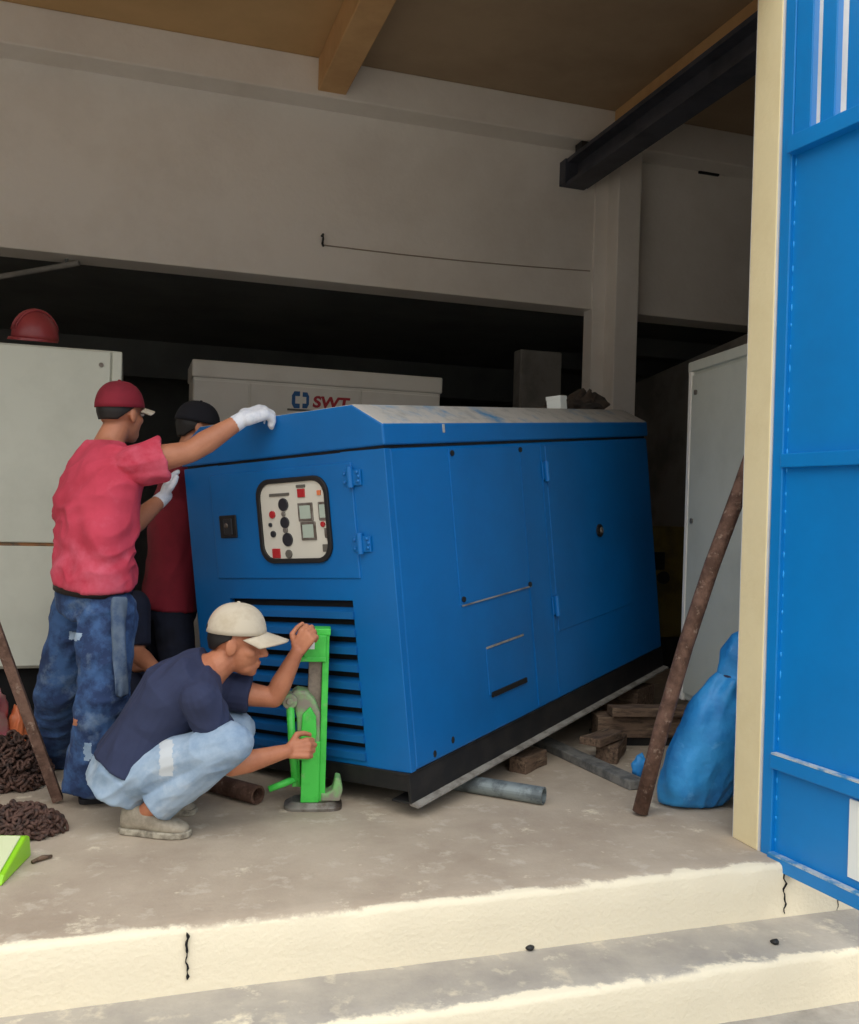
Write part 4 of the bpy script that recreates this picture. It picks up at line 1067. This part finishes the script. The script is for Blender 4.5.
B_, P_, F, U, S = person(D, 'man in a maroon T-shirt and dark cap, half hidden behind the red-shirted man', M['skin'], M['shirtB'], M['denimdark'], M['shoeblack'], .008)
cap(P_, F, U, S, M['capdark'], B_, None, 1.08, brimlen=.05, droop=.03); hair_patch(P_, F, U, S, B_, -.06); eyes(P_, F, U, S, B_)

# --- C: squatting man at the jack
D = {}
spine(D, at(131, 764, 3.44), at(219, 666, 3.46), at(160, 704, 3.42) - at(165, 712, 3.42))
D['SR'], D['ER'], D['WR'] = at(200, 698, 3.30), at(232, 766, 3.40), at(287, 751, 3.50)
D['SL'], D['EL'], D['WL'] = at(222, 690, 3.58), at(274, 698, 3.60), at(297, 652, 3.60)
D['HR'], D['KR'], D['AR'] = at(132, 775, 3.36), at(230, 744, 3.30), at(151, 808, 3.34)
D['HL'], D['KL'], D['AL'] = at(134, 770, 3.54), at(234, 731, 3.60), at(160, 800, 3.60)
D['head'] = at(237, 642, 3.50); D['hf'] = _r0 * .95 + V((_f.x, _f.y, 0)) * .10 - up * .13; D['hu'] = up * .98 + _r0 * .13
rr0 = (_r0 * .97 - V((_f.x, _f.y, 0)) * .12).normalized()
h0 = onz(122, 832, 0); D['footR'] = (h0 + V((0, 0, .002)), h0 + rr0 * .25 + V((0, 0, .002)))
h1 = D['AL'].copy(); h1.z = 0; D['footL'] = (h1 - rr0 * .09, h1 + rr0 * .14)
D['AL'].z = max(D['AL'].z, .09)
fwd = V((_f.x, _f.y, 0)).normalized()
D['handR'] = ((_r0 * .95 + fwd * .25 + up * .1, -fwd * .8 + up * .3, up), dict(curl=(.75, .8, .82, .85), thumb=.7))
D['handL'] = ((up * .8 + _r0 * .45, -fwd * .9 - _r0 * .3, -_r0 * .3 + up * .4), dict(curl=(.8, .85, .9, .95), thumb=.7))
D['base'] = onz(150, 838, 0); D['sg'] = 1.0; D['tr'] = (.094, .078, .072, .068); D['fold'] = (1, .2, .9); D['famp'] = .010; D['hem'] = .0; D['seed'] = 9; D['cuff'] = .93; D['rise'] = .01; D['seat'] = .03; D['pamp'] = .010; D['sleeve'] = .52; D['slr'] = .068
C_, P_, F, U, S = person(D, 'squatting man in a navy T-shirt and beige cap working the green jack', M['skinC'], M['navy'], M['denimlight'], M['shoegrey'], .0045)
cap(P_, F, U, S, M['capbeige'], C_, None, 1.08, tilt=.09, brimlen=.085, droop=.024, lift=.015); hair_patch(P_, F, U, S, C_, top=.055); eyes(P_, F, U, S, C_)
bm = bmesh.new(); ell(bm, P_(-.112, .045), S * .03, F * .01, U * .016, 12, 8); fix(obj('cap_strap', bm, M['black'], None, smooth=True), C_)
cloth_patch(C_, M['patch'], (160, 740, 173, 776, -.02), 3.4)

# --- D: crouching helper almost hidden behind A
D = {}
spine(D, at(92, 706, 4.42), at(112, 596, 4.40))
D['SR'], D['ER'], D['WR'] = at(134, 606, 4.26), at(136, 652, 4.22), at(160, 674, 4.10)
D['SL'], D['EL'], D['WL'] = at(106, 606, 4.56), at(122, 655, 4.46), at(138, 668, 4.30)
D['HR'], D['KR'], D['AR'] = at(94, 712, 4.34), at(132, 690, 4.22), at(104, 756, 4.34)
D['HL'], D['KL'], D['AL'] = at(94, 708, 4.52), at(130, 680, 4.5), at(108, 750, 4.54)
for k in 'LR': D['A' + k].z = .09
D['head'] = at(108, 562, 4.36); D['hf'] = _r0 * .9 + fwd * .3 - up * .3; D['hu'] = up
for k in 'LR':
    g_ = D['A' + k].copy(); g_.z = 0; D['foot' + k] = (g_ - rr0 * .06, g_ + rr0 * .19)
D['handR'] = ((_r0 * .8 - up * .5, up + _r0 * .3, -fwd), dict(curl=(.4, .4, .4, .4))); D['handL'] = ((_r0, up, fwd), dict(curl=(.4, .4, .4, .4)))
D['base'] = V((D['pelvis'].x, D['pelvis'].y, 0)); D['seed'] = 12; D['sleeve'] = .86; D['slr'] = .062; D['sg'] = .95
D_, P_, F, U, S = person(D, 'crouching helper of whom only a navy sleeve and bare forearm show behind the standing man', M['skin'], M['denimdark'], M['denimdark'], M['shoeblack'], .009)
hair_patch(P_, F, U, S, D_); eyes(P_, F, U, S, D_)
